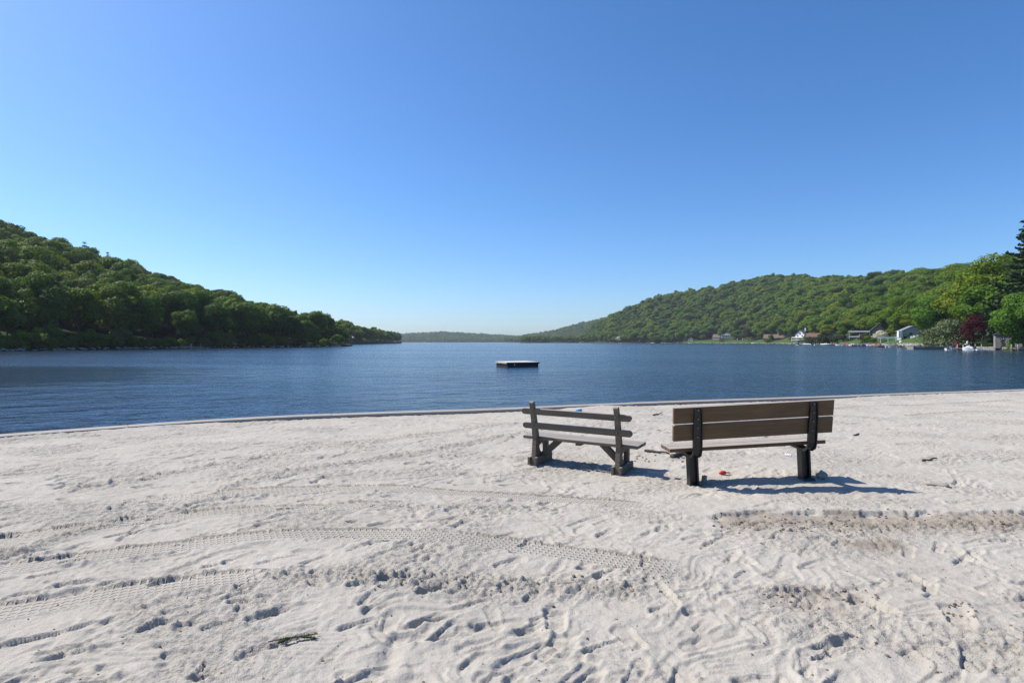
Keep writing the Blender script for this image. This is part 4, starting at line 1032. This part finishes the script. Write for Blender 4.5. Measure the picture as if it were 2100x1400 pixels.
for j, (x, d_, top, wp, tn, where) in enumerate(((1408, 60, 672, 26, .6, 'left of the small grey cottage'), (1440, 45, 686, 12, .3, 'right of the small grey cottage'), (1504, 52, 668, 24, .45, 'at the right end of the grey roofed house'), (1562, 48, 676, 16, .2, 'at the left end of the brown lodge'),
        (1608, 60, 664, 26, .7, 'behind the right end of the brown lodge'), (1630, 60, 662, 24, .5, 'just left of the white gabled house'), (1660, 30, 682, 14, .25, 'in front of the low red roofed house'), (1688, 70, 655, 26, .8, 'behind the low red roofed house'), (1730, 48, 668, 22, .35, 'right of the steep gable house'),
        (1747, 45, 676, 20, .1, 'above the tiny white shed'), (1785, 60, 648, 30, .6, 'behind the long porch roof'), (1832, 45, 662, 22, .05, 'between the dark gable and the blue-grey house'), (1894, 55, 640, 34, .4, 'behind the right end of the blue-grey house'), (1590, 70, 655, 30, .3, 'behind the middle of the brown lodge'), (1581, 30, 685, 11, .5, 'on the lawn before the brown lodge'), (1654, 26, 684, 12, .6, 'at the right corner of the white gabled house'), (1683, 30, 683, 13, .4, 'in front of the low red roof right end'), (1716, 26, 686, 12, .2, 'in front of the steep gable house'), (1782, 25, 684, 14, .5, 'in front of the long porch roof'), (1480, 62, 672, 18, .7, 'behind the white cottage'))):
    rt_tree('leafy_tree', x, float(right.s(x)) + d_, top, wp, 'green garden tree ' + where, M['leaf'], rt.choice(hi), tn, group='garden trees among the houses')
# hedge and shrubs along the right shore
r_ = random.Random(9)
for k in range(13):
    x = 1660 + k * 7 + r_.uniform(-2, 2); Y = 432 - k * 6 + r_.uniform(-6, 6)
    rt_tree('hedge_shrub', x, Y, 690 - (3 if 3 < k < 11 else 0) + r_.uniform(-2, 2), 15, 'dark rounded shrub in the hedge below the steep gable house', M['dark'] if k % 3 else M['dusk'], rt.choice(shrub_m), .5, False, 'shrubs of the dark hedge', H0=4, W0=4.8, cat='shrub', cn='foliage')
for (x, Y, top, wp, mt, lab) in ((1785, 300, 686, 22, 'leaf', 'green shrub on the shore left of the white flowering tree'), (1770, 305, 685, 18, 'dusk', 'brownish conical shrub below the round green tree'), (1790, 290, 692, 14, 'leaf', 'low green shrub in front of the porch house'),
        (1880, 255, 684, 34, 'dark', 'dark wide shrub in front of the pale blue-grey house'), (1465, 860, 697, 12, 'dark', 'dark low shrub on the lawn before the red-brown cottage'), (1738, 385, 696, 16, 'redleaf', 'dark red shrub beside the small white shed'), (2085, 134, 690, 34, 'maple', 'bright low shrub at the right foot of the boathouse'),
        (1575, 650, 693, 16, 'leaf', 'green shrub in front of the brown lodge, left one'), (1597, 645, 692, 18, 'dark', 'dark shrub in front of the brown lodge, right one'), (1480, 815, 696, 14, 'leaf', 'green shrub between the two lawn cottages'), (1672, 462, 690, 20, 'dusk', 'brown shrub before the low red roofed house'), (1642, 520, 696, 18, 'leaf', 'low green shrub in front of the white gabled house'), (1345, 905, 690, 22, 'dark', 'dark round tree at the water left of the narrow conifer')):
    rt_tree('shrub', x, Y, top, wp, lab, M[mt], rt.choice(shrub_m), .4, False, H0=4, W0=4.8, cat='shrub', cn='foliage')
# undergrowth overhanging the left shore
k = 0
for x in np.arange(-60, 706, 24):
    x = x + r_.uniform(-8, 8); s = left.s(x); Y = s + r_.uniform(.2, 2.0); X = (x - CX) / F * Y
    hh = r_.uniform(3.0, 6.5)
    put_tree('shore_shrub', (X, Y, land_z(left, X, Y) - .4), hh, hh * r_.uniform(.95, 1.4), 'leafy shrub overhanging the water on the left shore, ' + ('at the left edge' if x < 130 else 'below the skyline pines' if x < 260 else 'near the grey dock' if x < 450 else 'where the low point begins' if x < 580 else 'on the low point'), 'shrubs along the left shore', rt.choice(shrub_m), None, None, tone_of(r_.random())[0], r_.uniform(0, 6), 4, 4.8, 'foliage', cat='shrub')
# shoreline rocks
def rocks(name, pts, smin, smax, seed, mat, label):
    r_ = random.Random(seed); bm = bmesh.new()
    for p in pts:
        s = r_.uniform(smin, smax); v = bmesh.ops.create_icosphere(bm, subdivisions=1, radius=s)['verts']; a_ = r_.uniform(.7, 1.5); b_ = r_.uniform(.45, .8)
        for q_ in v: q_.co = Vector((q_.co.x * a_ * r_.uniform(.8, 1.2), q_.co.y * r_.uniform(.8, 1.2), q_.co.z * b_ * r_.uniform(.8, 1.2))) + p
    return tag(link(name, bm_mesh(name, bm), mat), label, 'rocks', None, 'stuff')
r_ = random.Random(31)
pts = []
for x in np.arange(-100, 708, 3.0): s = left.s(x); Y = s - r_.uniform(-.6, .8); pts.append(Vector(((x - CX) / F * Y, Y, WATER + r_.uniform(-.1, .35))))
rocks('shore_rocks', pts, .25, .8, 1, M['stone'], 'rocks strung along the left shoreline')
pts = []
for x in np.arange(1190, 1870, 1.6): s = right.s(x); Y = s - r_.uniform(-1, 1.5); pts.append(Vector(((x - CX) / F * Y, Y, WATER + r_.uniform(0, .7))))
rocks('shore_rocks', pts, .4, 1.3, 2, M['stone'], 'pale rocks strung along the right shoreline below the lawns')

# ------------------------------------------------------------------ houses
def house(name, label, x, Y, w, d, hw, hr, gable, wm, rm, wins, rz=0.0, chim=None, porch=None, sink=.6, z=None, over=.5, door=None):
    X = (x - CX) / F * Y; z = land_z(right, X, Y) if z is None else z
    wins = [tuple(q_ * .88 for q_ in wq) for wq in wins]; w, d, hw, hr = w * .88, d * .88, hw * .88, hr * .88
    h = empty(name, (X, Y, z), rz - math.atan2(X, Y) * .8, label, 'house', 'houses along the right shore' if Y < 950 and x > 1400 else 'houses on the right ridge')
    bm = bmesh.new()
    if gable == 'y':   # ridge runs front to back, gable faces the lake
        pts = [(-w / 2, -sink), (w / 2, -sink), (w / 2, hw), (0, hw + hr - .1), (-w / 2, hw)]; add_prism(bm, pts, 1, -d / 2, d / 2)
    else:
        pts = [(-d / 2, -sink), (d / 2, -sink), (d / 2, hw), (0, hw + hr - .1), (-d / 2, hw)]; add_prism(bm, pts, 0, -w / 2, w / 2)
    bmesh.ops.recalc_face_normals(bm, faces=list(bm.faces)); link('wall', bm_mesh('wall', bm), wm, h)
    span = w if gable == 'y' else d; ln = (d if gable == 'y' else w) / 2 + over
    e = span / 2 + over; k = hr / (span / 2)
    for s in (-1, 1):
        pts = [(0, hw + hr + .02), (s * e, hw + hr - k * e + .02), (s * e, hw + hr - k * e + .22), (0, hw + hr + .24)]
        bm = bmesh.new(); add_prism(bm, pts, 1 if gable == 'y' else 0, -ln, ln); bmesh.ops.recalc_face_normals(bm, faces=list(bm.faces))
        link('roof_slope', bm_mesh('roof_slope', bm), rm, h)
    for (u, zz, ww, wh) in wins:
        wn_ = link('window', box_mesh('window', (ww + .3, .08, wh + .3)), M['white'], h, (u, -d / 2 - .03, zz))
        link('pane', box_mesh('pane', (ww, .05, wh)), M['glass'], wn_, (0, -.03, 0))
    if chim: link('chimney', box_mesh('chimney', (chim[2], chim[2], chim[3])), chim[4], h, (chim[0], chim[1], hw + hr + chim[3] * .2))
    if porch:
        px_, pw, pd, ph, prm = porch
        pr = link('porch_roof', box_mesh('porch_roof', (pw, pd, .25)), prm, h, (px_, -d / 2 - pd / 2, ph), (R(9), 0, 0))
        for q_ in np.linspace(-pw / 2 + .3, pw / 2 - .3, max(3, int(pw / 3))): link('porch_post', box_mesh('porch_post', (.22, .22, ph + sink)), M['white'], h, (px_ + q_, -d / 2 - pd + .3, (ph - sink) / 2 - .15))
        link('porch_rail', box_mesh('porch_rail', (pw, .12, .7)), M['white'], h, (px_, -d / 2 - pd + .3, .9))
    return h

house('cottage', 'small pale grey cottage at the left end of the shore lawn', 1417, 900, 9, 8, 3.2, 3.6, 'y', M['cream'], M['roof_grey'], [(-2, 1.8, 1.2, 1.3), (2, 1.8, 1.2, 1.3)], -.3)
house('cottage', 'white cottage with red-brown roof beside the grey roofed house', 1470, 850, 11, 9, 3.4, 5.0, 'x', M['cream'], M['roof_brown'], [(-3, 1.8, 1.5, 1.6), (1, 1.8, 1.5, 1.6), (4, 1.8, 1.2, 1.6)], -.35, (1, 0, .9, 2, M['brick']))
house('cottage', 'low white house with light grey roof and banded windows', 1490, 840, 17, 9, 4.4, 3.4, 'x', M['white'], M['roof_grey'], [(-6, 3.0, 2, 1.3), (-3, 3.0, 2, 1.3), (0, 3.0, 2, 1.3), (3.4, 3.0, 2, 1.3), (-5, .8, 2, 1.2), (0, .8, 2, 1.2)], -.15)
house('lodge', 'long brown lodge with red-brown roof and stone chimney', 1588, 665, 25, 10, 3.6, 4.6, 'x', M['brownw'], M['roof_brown'], [(-10, 1.8, 2, 1.5), (-6, 1.8, 2, 1.5), (-1, 1.8, 2.6, 1.7), (4, 1.8, 2, 1.5), (9, 1.8, 2, 1.5)], -.25, (4.5, -1, 1.6, 4, M['cream']))
house('gabled_house', 'tall white gabled house with grey roof behind the blue canopied boat', 1644, 540, 9.5, 9, 6.4, 5.0, 'y', M['white'], M['roof_grey'], [(-2.4, 1.8, 1.3, 1.7), (0, 1.8, 1.3, 1.7), (2.4, 1.8, 1.3, 1.7), (-2.2, 4.9, 1.3, 1.7), (2.2, 4.9, 1.3, 1.7), (0, 7.6, 1.2, 1.8)], -.45, (2.4, 2.5, 1, 3, M['white']), (-1.5, 11, 3, 3.1, M['white']))
house('low_house', 'low house with red-brown roof right of the white gabled house', 1674, 488, 16, 9, 3.0, 3.4, 'x', M['brick'], M['roof_red'], [(-5, 1.6, 1.6, 1.2), (0, 1.6, 1.6, 1.2), (5, 1.6, 1.6, 1.2)], -.3, (3.5, 0, 1, 2.4, M['cream']))
house('steep_gable_house', 'steep gabled house with white trimmed glass front and brick chimney', 1711, 425, 6.6, 11, 2.6, 5.2, 'y', M['brownw'], M['roof_brown'], [(-1.6, 1.3, 1.9, 1.3), (1.6, 1.3, 1.9, 1.3), (-.9, 3.6, 1.2, 1.7), (.9, 3.6, 1.2, 1.7)], -.12, (3.6, 2, 1.6, 4.5, M['brick']), over=.7)
house('porch_house', 'house with dark front gable and long grey porch roof', 1800, 312, 8.8, 11, 4.4, 4.2, 'y', M['tan'], M['roof_dark'], [(-2, 3.0, 1.6, 1.4), (2, 3.0, 1.6, 1.4)], -.05, None, (-9, 10, 5, 3.6, M['roof_grey']), over=.8)
hb = house('blue_grey_house', 'pale blue-grey house with wide low gable on the lawn', 1868, 264, 10.6, 9, 3.6, 2.6, 'y', M['grey'], M['roof_grey'], [(-1.2, 2.3, 1.7, 1.1), (3.2, 2.3, 1.7, 1.1), (-3.6, .2, 1.6, 1.4)], .12, None, None, over=.5, sink=1.6)
link('bay', box_mesh('bay', (1.6, 2.2, 3.2), .05), M['white'], hb, (-5.4, -4.6, 1.6))
link('deck_rail', box_mesh('deck_rail', (8, .15, .8)), M['white'], hb, (-9.8, -4.4, .2))
for q_ in (-13, -10, -7): link('deck_post', box_mesh('deck_post', (.25, .25, 2.4)), M['white'], hb, (q_, -4.4, -1.0))
for (x, Y, w, lab, wm, rm) in ((1344, 1235, 9, 'tiny pale house on the skyline of the right hill', 'cream', 'roof_grey'), (1480, 1185, 10, 'tiny house just under the middle of the right ridge', 'grey', 'roof_dark'), (1531, 1150, 16, 'dark low house among trees near the right hill top', 'brownw', 'roof_dark')):
    X = (x - CX) / F * Y
    house('ridge_house', lab, x, Y, w, 8, 9.0, 4.0, 'x', M[wm], M[rm], [(-2, 7.4, 1.5, 1.6), (2, 7.4, 1.5, 1.6)], -.2, z=land_z(right, X, Y) + 4.5, sink=6)
sh = house('white_shed', 'tiny white shed by the water left of the dark red shrub', 1742, 372, 3.0, 2.6, 2.6, 1.6, 'y', M['white'], M['roof_grey'], [(0, 1.4, .7, .9)], -.3, over=.25); sh['category'] = 'shed'; sh['group'] = 'sheds'

# stone boathouse
Y = 141; X = (2056 - CX) / F * Y; z0 = WATER + .75
bh = empty('stone_boathouse', (X, Y, z0), -.62, 'small stone boathouse with dark door at the water on the right', 'boathouse')
r_ = random.Random(17)
Wb, Hb, Db = 3.05, 3.0, 2.6
link('wall_core', box_mesh('wall_core', (Wb - .12, Db - .12, Hb + .5)), M['dgrey'], bh, (0, 0, Hb / 2 - .3))
stone_ms = [lump('stone', 40 + k, (.5, .5, .5), 1, .10) for k in range(4)]
bmx = [box_mesh('stone', (1, 1, 1), .16, 1, .03) for _ in range(5)]
def course(face):
    z = -.25
    while z < Hb - .05:
        hh = r_.uniform(.26, .40); hh = min(hh, Hb - z); u = -Wb / 2 if face == 0 else -Db / 2; end = -u
        while u < end - .02:
            ww = min(r_.uniform(.3, .75), end - u)
            if end - u - ww < .15: ww = end - u
            c = u + ww / 2
            if not (face == 0 and -.42 < c < .48 and z < 2.55):
                p = (c, -Db / 2, z + hh / 2) if face == 0 else (-Wb / 2, c, z + hh / 2) if face == 1 else (Wb / 2, c, z + hh / 2)
                o = link('stone', r_.choice(bmx), M['stone'], bh, p); o.scale = (ww - .03, .16, hh - .03) if face == 0 else (.16, ww - .03, hh - .03)
            u += ww
        z += hh
for f_ in (0, 1, 2): course(f_)
dr_ = link('door', box_mesh('door', (.84, .06, 1.85), .01), M['dgrey'], bh, (.03, -Db / 2 - .02, .68)); link('door_frame', box_mesh('door_frame', (.12, .10, 1.95)), M['brick'], dr_, (-.47, 0, 0)); link('handle', box_mesh('handle', (.04, .06, .12)), M['bolt'], dr_, (.32, -.05, 0))
tw = link('transom_window', box_mesh('transom_window', (.9, .08, .55)), M['white'], bh, (.03, -Db / 2 - .03, 2.2))
for k in (-.22, .22): link('pane', box_mesh('pane', (.34, .05, .36)), M['glass'], tw, (k, -.03, 0))
link('roof', box_mesh('roof', (Wb + .5, Db + .5, .22), .03), M['roof_dark'], bh, (0, 0, Hb + .12))
bm = bmesh.new(); add_prism(bm, [(-Wb / 2 - .1, 0), (Wb / 2 + .1, 0), (0, .9)], 1, -Db / 2, Db / 2); bmesh.ops.recalc_face_normals(bm, faces=list(bm.faces)); link('roof_ridge', bm_mesh('roof_ridge', bm), M['roof_dark'], bh, (0, .1, Hb + .24))

# stone jetty and retaining walls: built of rough blocks
def block_wall(name, label, A, B, h, th, ztop, seed, cat):
    r_ = random.Random(seed); A, B = Vector(A), Vector(B); d = (B - A); Ln = d.length; d.normalize(); n = Vector((-d.y, d.x, 0))
    bm = bmesh.new(); z = ztop - h; rot = Matrix.Rotation(math.atan2(d.y, d.x), 3, 'Z')
    while z < ztop - .05:
        hh = r_.uniform(.28, .5); u = 0
        while u < Ln:
            ww = r_.uniform(.5, 1.3); c = A + d * (u + ww / 2) + n * r_.uniform(-.06, .06); add_box(bm, (c.x - A.x, c.y - A.y, z + hh / 2 - A.z), (ww * .96, th * r_.uniform(.9, 1.1), hh * .95), rot); u += ww
        z += hh
    o = link(name, bm_mesh(name, bm), M['stone'], None, A); return tag(o, label, cat)
j0 = at(1866, 157, WATER); j1 = at(1948, 160, WATER)
block_wall('stone_jetty', 'low stone jetty pointing left into the lake below the willow shrub', j0, j1, 1.3, 2.2, WATER + .75, 3, 'jetty')
block_wall('stone_wall', 'stone retaining wall along the lawn of the pale blue-grey house', at(1842, 238, WATER), at(1908, 204, WATER), 2.2, 1.0, WATER + 1.3, 4, 'wall')
block_wall('stone_wall', 'low stone wall at the water beside the boathouse', at(2005, 147, WATER), at(2120, 133, WATER), 1.2, 1.0, WATER + .62, 5, 'wall')
block_wall('stone_wall', 'low pale stone bank at the foot of the willow shrub', at(1905, 172, WATER), at(1932, 168, WATER), 1.4, 1.2, WATER + 1.2, 6, 'wall')

# ------------------------------------------------------------------ docks and boats
def dock(x, Y, L, rz, label, w=1.8, posts=4):
    p = at(x, Y, WATER); o = empty('dock', p, rz, label, 'dock', 'docks along the right shore')
    bm = bmesh.new(); n = max(6, int(L / .5))
    for k in range(n): add_box(bm, (-L / 2 + (k + .5) * L / n, 0, .55), (L / n * .94, w, .10))
    q_ = link('deck_boards', bm_mesh('deck_boards', bm), M['dockw'], o); q_['kind'] = 'stuff'
    for s in (-1, 1): link('side_beam', box_mesh('side_beam', (L, .10, .22)), M['dockw'], o, (0, s * (w / 2 - .08), .38))
    for k in range(posts):
        for s in (-1, 1): link('post', tube_mesh('post', [(0, 0, -1.5), (0, 0, 1.5)], .11, 7), M['dockw'], o, (-L / 2 + .4 + k * (L - .8) / max(1, posts - 1), s * (w / 2 + .06), 0))
    return o

def motorboat(x, Y, L, rz, hullm, coverm, label, group='boats moored along the right shore', z=WATER):
    o = empty('motorboat', at(x, Y, z), rz - math.atan2(x - CX, F), label, 'boat', group); L = L * 1.2
    n = 9; bm = bmesh.new(); rings = []
    for k in range(n):
        t = k / (n - 1); xx_ = -L / 2 + L * t; bw_ = L * .18 * (1 - max(0, (t - .45) / .55) ** 2.2) + .02; fr = .55 + .28 * t; kl = -.25 + .45 * max(0, (t - .6) / .4) ** 2
        rings.append([bm.verts.new((xx_, -bw_, fr)), bm.verts.new((xx_, -bw_ * .9, .1 + kl * .3)), bm.verts.new((xx_, 0, kl)), bm.verts.new((xx_, bw_ * .9, .1 + kl * .3)), bm.verts.new((xx_, bw_, fr))])
    for A_, B_ in zip(rings, rings[1:]):
        for e_ in range(4): bm.faces.new((A_[e_], B_[e_], B_[e_ + 1], A_[e_ + 1]))
        bm.faces.new((A_[4], B_[4], B_[0], A_[0]))
    bm.faces.new(rings[0]); bmesh.ops.recalc_face_normals(bm, faces=list(bm.faces))
    link('hull', bm_mesh('hull', bm), hullm, o)
    bm = bmesh.new(); prof = [(-L * .46, .56), (-L * .40, .95), (-L * .05, 1.15), (L * .08, 1.2), (L * .22, .86), (L * .42, .80)]
    prev = None
    for k, (xx_, zz) in enumerate(prof):
        t = (xx_ + L / 2) / L; bw_ = L * .18 * (1 - max(0, (t - .45) / .55) ** 2.2) * .93; fr = .56 + .28 * t
        ring = [bm.verts.new((xx_, -bw_, fr)), bm.verts.new((xx_, -bw_ * .6, max(zz, fr + .02) - .05)), bm.verts.new((xx_, 0, max(zz, fr + .04))), bm.verts.new((xx_, bw_ * .6, max(zz, fr + .02) - .05)), bm.verts.new((xx_, bw_, fr))]
        if prev:
            for e_ in range(4): bm.faces.new((prev[e_], ring[e_], ring[e_ + 1], prev[e_ + 1]))
        prev = ring
    link('boat_cover', bm_mesh('boat_cover', bm), coverm, o)
    ob = link('outboard_motor', box_mesh('outboard_motor', (.42, .40, .70), .08), M['dgrey'], o, (-L / 2 - .28, 0, .80)); link('shaft', box_mesh('shaft', (.16, .14, .9)), M['dgrey'], ob, (0, 0, -.7))
    return o

def pontoon(x, Y, rz, label):
    o = empty('pontoon_boat', at(x, Y, WATER), rz, label, 'boat', 'boats moored along the right shore'); L = 6.4
    for s in (-1, 1): link('pontoon', tube_mesh('pontoon', [(-L / 2, s * .85, .15), (L / 2 - .7, s * .85, .15), (L / 2, s * .85, .35)], [.36, .36, .08], 10), M['white'], o)
    link('deck', box_mesh('deck', (L - .3, 2.5, .14)), M['dgrey'], o, (-.1, 0, .60))
    for (s, l) in (((L - .8, .06, .62), (-.1, -1.2, 1.0)), ((L - .8, .06, .62), (-.1, 1.2, 1.0)), ((.06, 2.4, .62), (L / 2 - .5, 0, 1.0)), ((.06, 2.4, .62), (-L / 2 + .3, 0, 1.0))): link('side_panel', box_mesh('side_panel', s), M['blue'], o, l)
    for k in (-1.4, 1.0):
        for s in (-1, 1): link('canopy_post', tube_mesh('canopy_post', [(0, 0, 0), (0, 0, 2.0)], .04, 6), M['white'], o, (k, s * 1.15, .66))
    link('canopy', box_mesh('canopy', (3.1, 2.6, .22), .08), M['blue'], o, (-.2, 0, 2.72))
    link('seat', box_mesh('seat', (1.4, 2.0, .5), .05), M['white'], o, (-1.9, 0, .95))
    return o

dock(1630, 372, 8, .1, 'short dock beside the blue canopied pontoon boat', 2, 3)
pontoon(1638, 365, 1.35, 'pontoon boat with blue canopy moored right of the lawn shore')
dock(1668, 352, 26, .12, 'long low dock reaching left to the blue canopied boat', 1.8, 7)
dock(1720, 322, 24, -.05, 'grey dock behind the green covered white boat', 1.8, 6)
motorboat(1727, 312, 5.6, 3.3, M['white'], M['green'], 'white motorboat with green cover')
motorboat(1682, 345, 5.5, .2, M['white'], M['dgrey'], 'white motorboat with dark cover at the long low dock')
motorboat(1706, 338, 5.8, 3.0, M['redc'], M['dgrey'], 'dark red hulled motorboat between the white boats')
motorboat(1714, 345, 5.5, .3, M['dgrey'], M['redc'], 'dark hulled boat with red cover just behind the dark red motorboat')
motorboat(1757, 290, 6.0, 3.2, M['white'], M['blue'], 'white motorboat with blue cover at the mid dock')
motorboat(1774, 276, 5.4, .15, M['white'], M['dgrey'], 'white motorboat with grey cover left of the red covered boat')
motorboat(1797, 258, 6.6, 3.15, M['white'], M['redc'], 'long boat under a bright red cover')
motorboat(1822, 252, 4.2, .1, M['yellow'], M['blue'], 'small yellow boat with blue cover right of the red covered boat')
for (x, Y, hm, cm, lab) in ((1652, 350, 'white', 'white', 'white boat just right of the blue canopied pontoon boat'), (1694, 334, 'white', 'white', 'all white boat in the middle of the long low dock'), (1741, 300, 'white', 'redc', 'white boat with red cover right of the green covered boat'), (1748, 318, 'blue', 'white', 'blue hulled boat with white cover below the tiny white shed'), (1766, 268, 'blue', 'dgrey', 'blue hulled boat left of the long red covered boat'),
        (1783, 272, 'white', 'blue', 'white boat with blue cover behind the long red covered boat'), (1812, 262, 'white', 'white', 'white boat close behind the long red covered boat'), (1834, 236, 'white', 'dgrey', 'white boat at the left end of the stone wall')):
    motorboat(x, Y, 5.6, rt.choice((.1, 3.0, 3.3, -.2)), M[hm], M[cm], lab)
dock(1795, 222, 22, .05, 'long wooden dock in front of the red covered boat', 2, 6)
dock(1838, 214, 16, .02, 'dark dock with white fenders left of the stone jetty', 2, 5)
for k, (x, Y, L) in enumerate(((1806, 214, 3.2), (1816, 213, 1.6), (1829, 212, 3.0))):
    o = empty('rowing_boat', at(x, Y, WATER), .2 + k, ['small white rowing boat tied at the dark dock, leftmost', 'tiny white dinghy between the two rowing boats', 'small white rowing boat tied at the dark dock, nearest the jetty'][k], 'boat', 'rowing boats at the dark dock')
    bm = bmesh.new(); rings = []
    for q_ in range(7):
        t = q_ / 6; bw_ = L * .2 * (1 - (2 * t - 1) ** 2 * .8); rings.append([bm.verts.new((-L / 2 + L * t, -bw_, .42)), bm.verts.new((-L / 2 + L * t, -bw_ * .6, -.05)), bm.verts.new((-L / 2 + L * t, bw_ * .6, -.05)), bm.verts.new((-L / 2 + L * t, bw_, .42)), bm.verts.new((-L / 2 + L * t, bw_ * .85, .42)), bm.verts.new((-L / 2 + L * t, bw_ * .5, .08)), bm.verts.new((-L / 2 + L * t, -bw_ * .5, .08)), bm.verts.new((-L / 2 + L * t, -bw_ * .85, .42))])
    for A_, B_ in zip(rings, rings[1:]):
        for e_ in range(8): bm.faces.new((A_[e_], B_[e_], B_[(e_ + 1) % 8], A_[(e_ + 1) % 8]))
    bm.faces.new(rings[0]); bm.faces.new(rings[-1][::-1]); bmesh.ops.recalc_face_normals(bm, faces=list(bm.faces)); link('hull', bm_mesh('hull', bm), M['white'], o)
    link('bench_seat', box_mesh('bench_seat', (.25, L * .3, .05)), M['dockw'], o, (0, 0, .30))
# boats and dock in front of the boathouse
dock(1988, 136, 5.2, .02, 'pale dock with white lift in front of the dark red maple', 1.6, 4)
motorboat(1952, 138, 3.4, 1.2, M['white'], M['dgrey'], 'small white outboard boat left of the pale dock', 'boats near the boathouse')
motorboat(1985, 133.5, 1.7, 3.2, M['white'], M['white'], 'small white jet boat beside the pale dock', 'boats near the boathouse')
o = empty('sailing_dinghy', at(2011, 134.5, WATER), .05, 'white flat sailing dinghy with bare tilted mast', 'boat', 'boats near the boathouse')
link('hull', box_mesh('hull', (2.6, 1.0, .30), .12, 3), M['white'], o, (0, 0, .18)); link('mast', tube_mesh('mast', [(-.2, 0, .3), (.55, 0, 3.6)], .04, 6), M['dgrey'], o)
o = empty('satellite_dish', at(1984, 137.2, WATER + .55), .2, 'white rounded dish on a post above the pale dock', 'dish')
link('post', tube_mesh('post', [(0, 0, 0), (0, 0, 1.1)], .04, 6), M['bolt'], o); link('dish', lump('dish', 3, (.26, .18, .38), 2, .03), M['white'], o, (0, 0, 1.35)); link('bracket', box_mesh('bracket', (.5, .3, .18), .04), M['white'], o, (-.4, 0, .95))
dock(2088, 131, 2.4, .0, 'small dark dock at the right edge by the boathouse', 1.6, 2)
for k, (x, lab) in enumerate(((2086, 'dark wooden lounge chair on the small dock, left one'), (2095, 'dark wooden lounge chair on the small dock, right one'))):
    o = empty('lounge_chair', at(x, 131.2, WATER + .62), -.3, lab, 'chair', 'chairs on the small dock')
    link('seat', box_mesh('seat', (.55, .6, .06)), M['dockw'], o, (0, 0, .35)); link('backrest', box_mesh('backrest', (.55, .06, .75)), M['dockw'], o, (0, .32, .70), (R(-18), 0, 0))
    for s in (-1, 1):
        for q_ in (-1, 1): link('leg', box_mesh('leg', (.07, .07, .36)), M['dockw'], o, (s * .24, q_ * .25, .17))
for k, (x, lab) in enumerate(((1870, 'white lawn chair before the pale blue-grey house, leftmost'), (1875.5, 'white lawn chair before the pale blue-grey house, middle'), (1882, 'white lawn chair before the pale blue-grey house, rightmost'))):
    Y = 248; X = (x - CX) / F * Y; o = empty('lawn_chair', (X, Y, land_z(right, X, Y)), -.3, lab, 'chair', 'white lawn chairs')
    link('seat', box_mesh('seat', (.8, .8, .1)), M['white'], o, (0, 0, .42)); link('backrest', box_mesh('backrest', (.8, .1, .9)), M['white'], o, (0, .4, .8), (R(-15), 0, 0))
    for s in (-1, 1):
        for q_ in (-1, 1): link('leg', box_mesh('leg', (.1, .1, .45)), M['white'], o, (s * .34, q_ * .34, .2))
# small craft and beach things on the lawn shore
motorboat(712, 268, 3.4, 2.9, M['drift'], M['dgrey'], 'small dark boat off the tip of the left point', 'boats off the left shore')
dock(392, 179, 6, .55, 'grey dock tucked under the trees of the left shore', 1.6, 3)['group'] = 'docks on the left shore'
o = empty('beach_umbrella', at(1450, 872, WATER + .5), 0, 'blue umbrella at the water below the white flowering tree', 'umbrella')
link('pole', tube_mesh('pole', [(0, 0, 0), (0, 0, 3.2)], .05, 6), M['white'], o)
bm = bmesh.new(); bmesh.ops.create_cone(bm, segments=10, radius1=2.0, radius2=.05, depth=1.1, cap_ends=True); link('canopy', bm_mesh('canopy', bm), M['cyan'], o, (0, 0, 2.9))
for (x, Y, hm, lab) in ((1440, 880, 'white', 'white boat pulled up left of the blue umbrella'), (1404, 886, 'white', 'white boat at the left start of the lawn shore'), (1519, 745, 'white', 'white boat beached under the large dark tree'), (1486, 780, 'dgrey', 'dark boat beached before the grey roofed house'), (1341, 925, 'white', 'white boat moored below the dark round tree'), (1368, 905, 'green', 'green covered boat left of the narrow conifer'), (1548, 690, 'white', 'white boat beached below the dark red tree')):
    motorboat(x, Y, 7.0, rt.choice((.2, 3.0, 2.7)), M['white'] if hm != 'dgrey' else M['dgrey'], M[hm], lab)
for (x, Y, lab) in ((1512, 770, 'white lamp globe post on the lawn, left of two'), (1523, 765, 'white lamp globe post on the lawn, right of two'), (1847, 232, 'white birdhouse post on the stone wall')):
    X = (x - CX) / F * Y; o = empty('lamp_post', (X, Y, land_z(right, X, Y)), 0, lab, 'post')
    link('post', tube_mesh('post', [(0, 0, -.3), (0, 0, 3.0)], .09, 6), M['white'], o); link('globe', lump('globe', 2, (.5, .5, .5), 2, 0), M['white'], o, (0, 0, 3.2))

# ------------------------------------------------------------------ haze over the lake
bm = bmesh.new(); add_box(bm, (0, 1650, 75), (4400, 3800, 170))
hz = bpy.data.meshes.new('haze'); bm.to_mesh(hz); bm.free()
hm = bpy.data.materials.new('thin_haze'); hm.use_nodes = True; nt = hm.node_tree
for n_ in list(nt.nodes):
    if n_.type != 'OUTPUT_MATERIAL': nt.nodes.remove(n_)
pv = nt.nodes.new('ShaderNodeVolumePrincipled'); pv.inputs['Color'].default_value = (.80, .88, 1.0, 1); pv.inputs['Density'].default_value = 0.00009; pv.inputs['Anisotropy'].default_value = 0.2
nt.links.new(pv.outputs[0], [n_ for n_ in nt.nodes if n_.type == 'OUTPUT_MATERIAL'][0].inputs['Volume'])
tag(link('haze', hz, hm), 'thin blue haze over the lake and hills', 'haze', None, 'stuff')
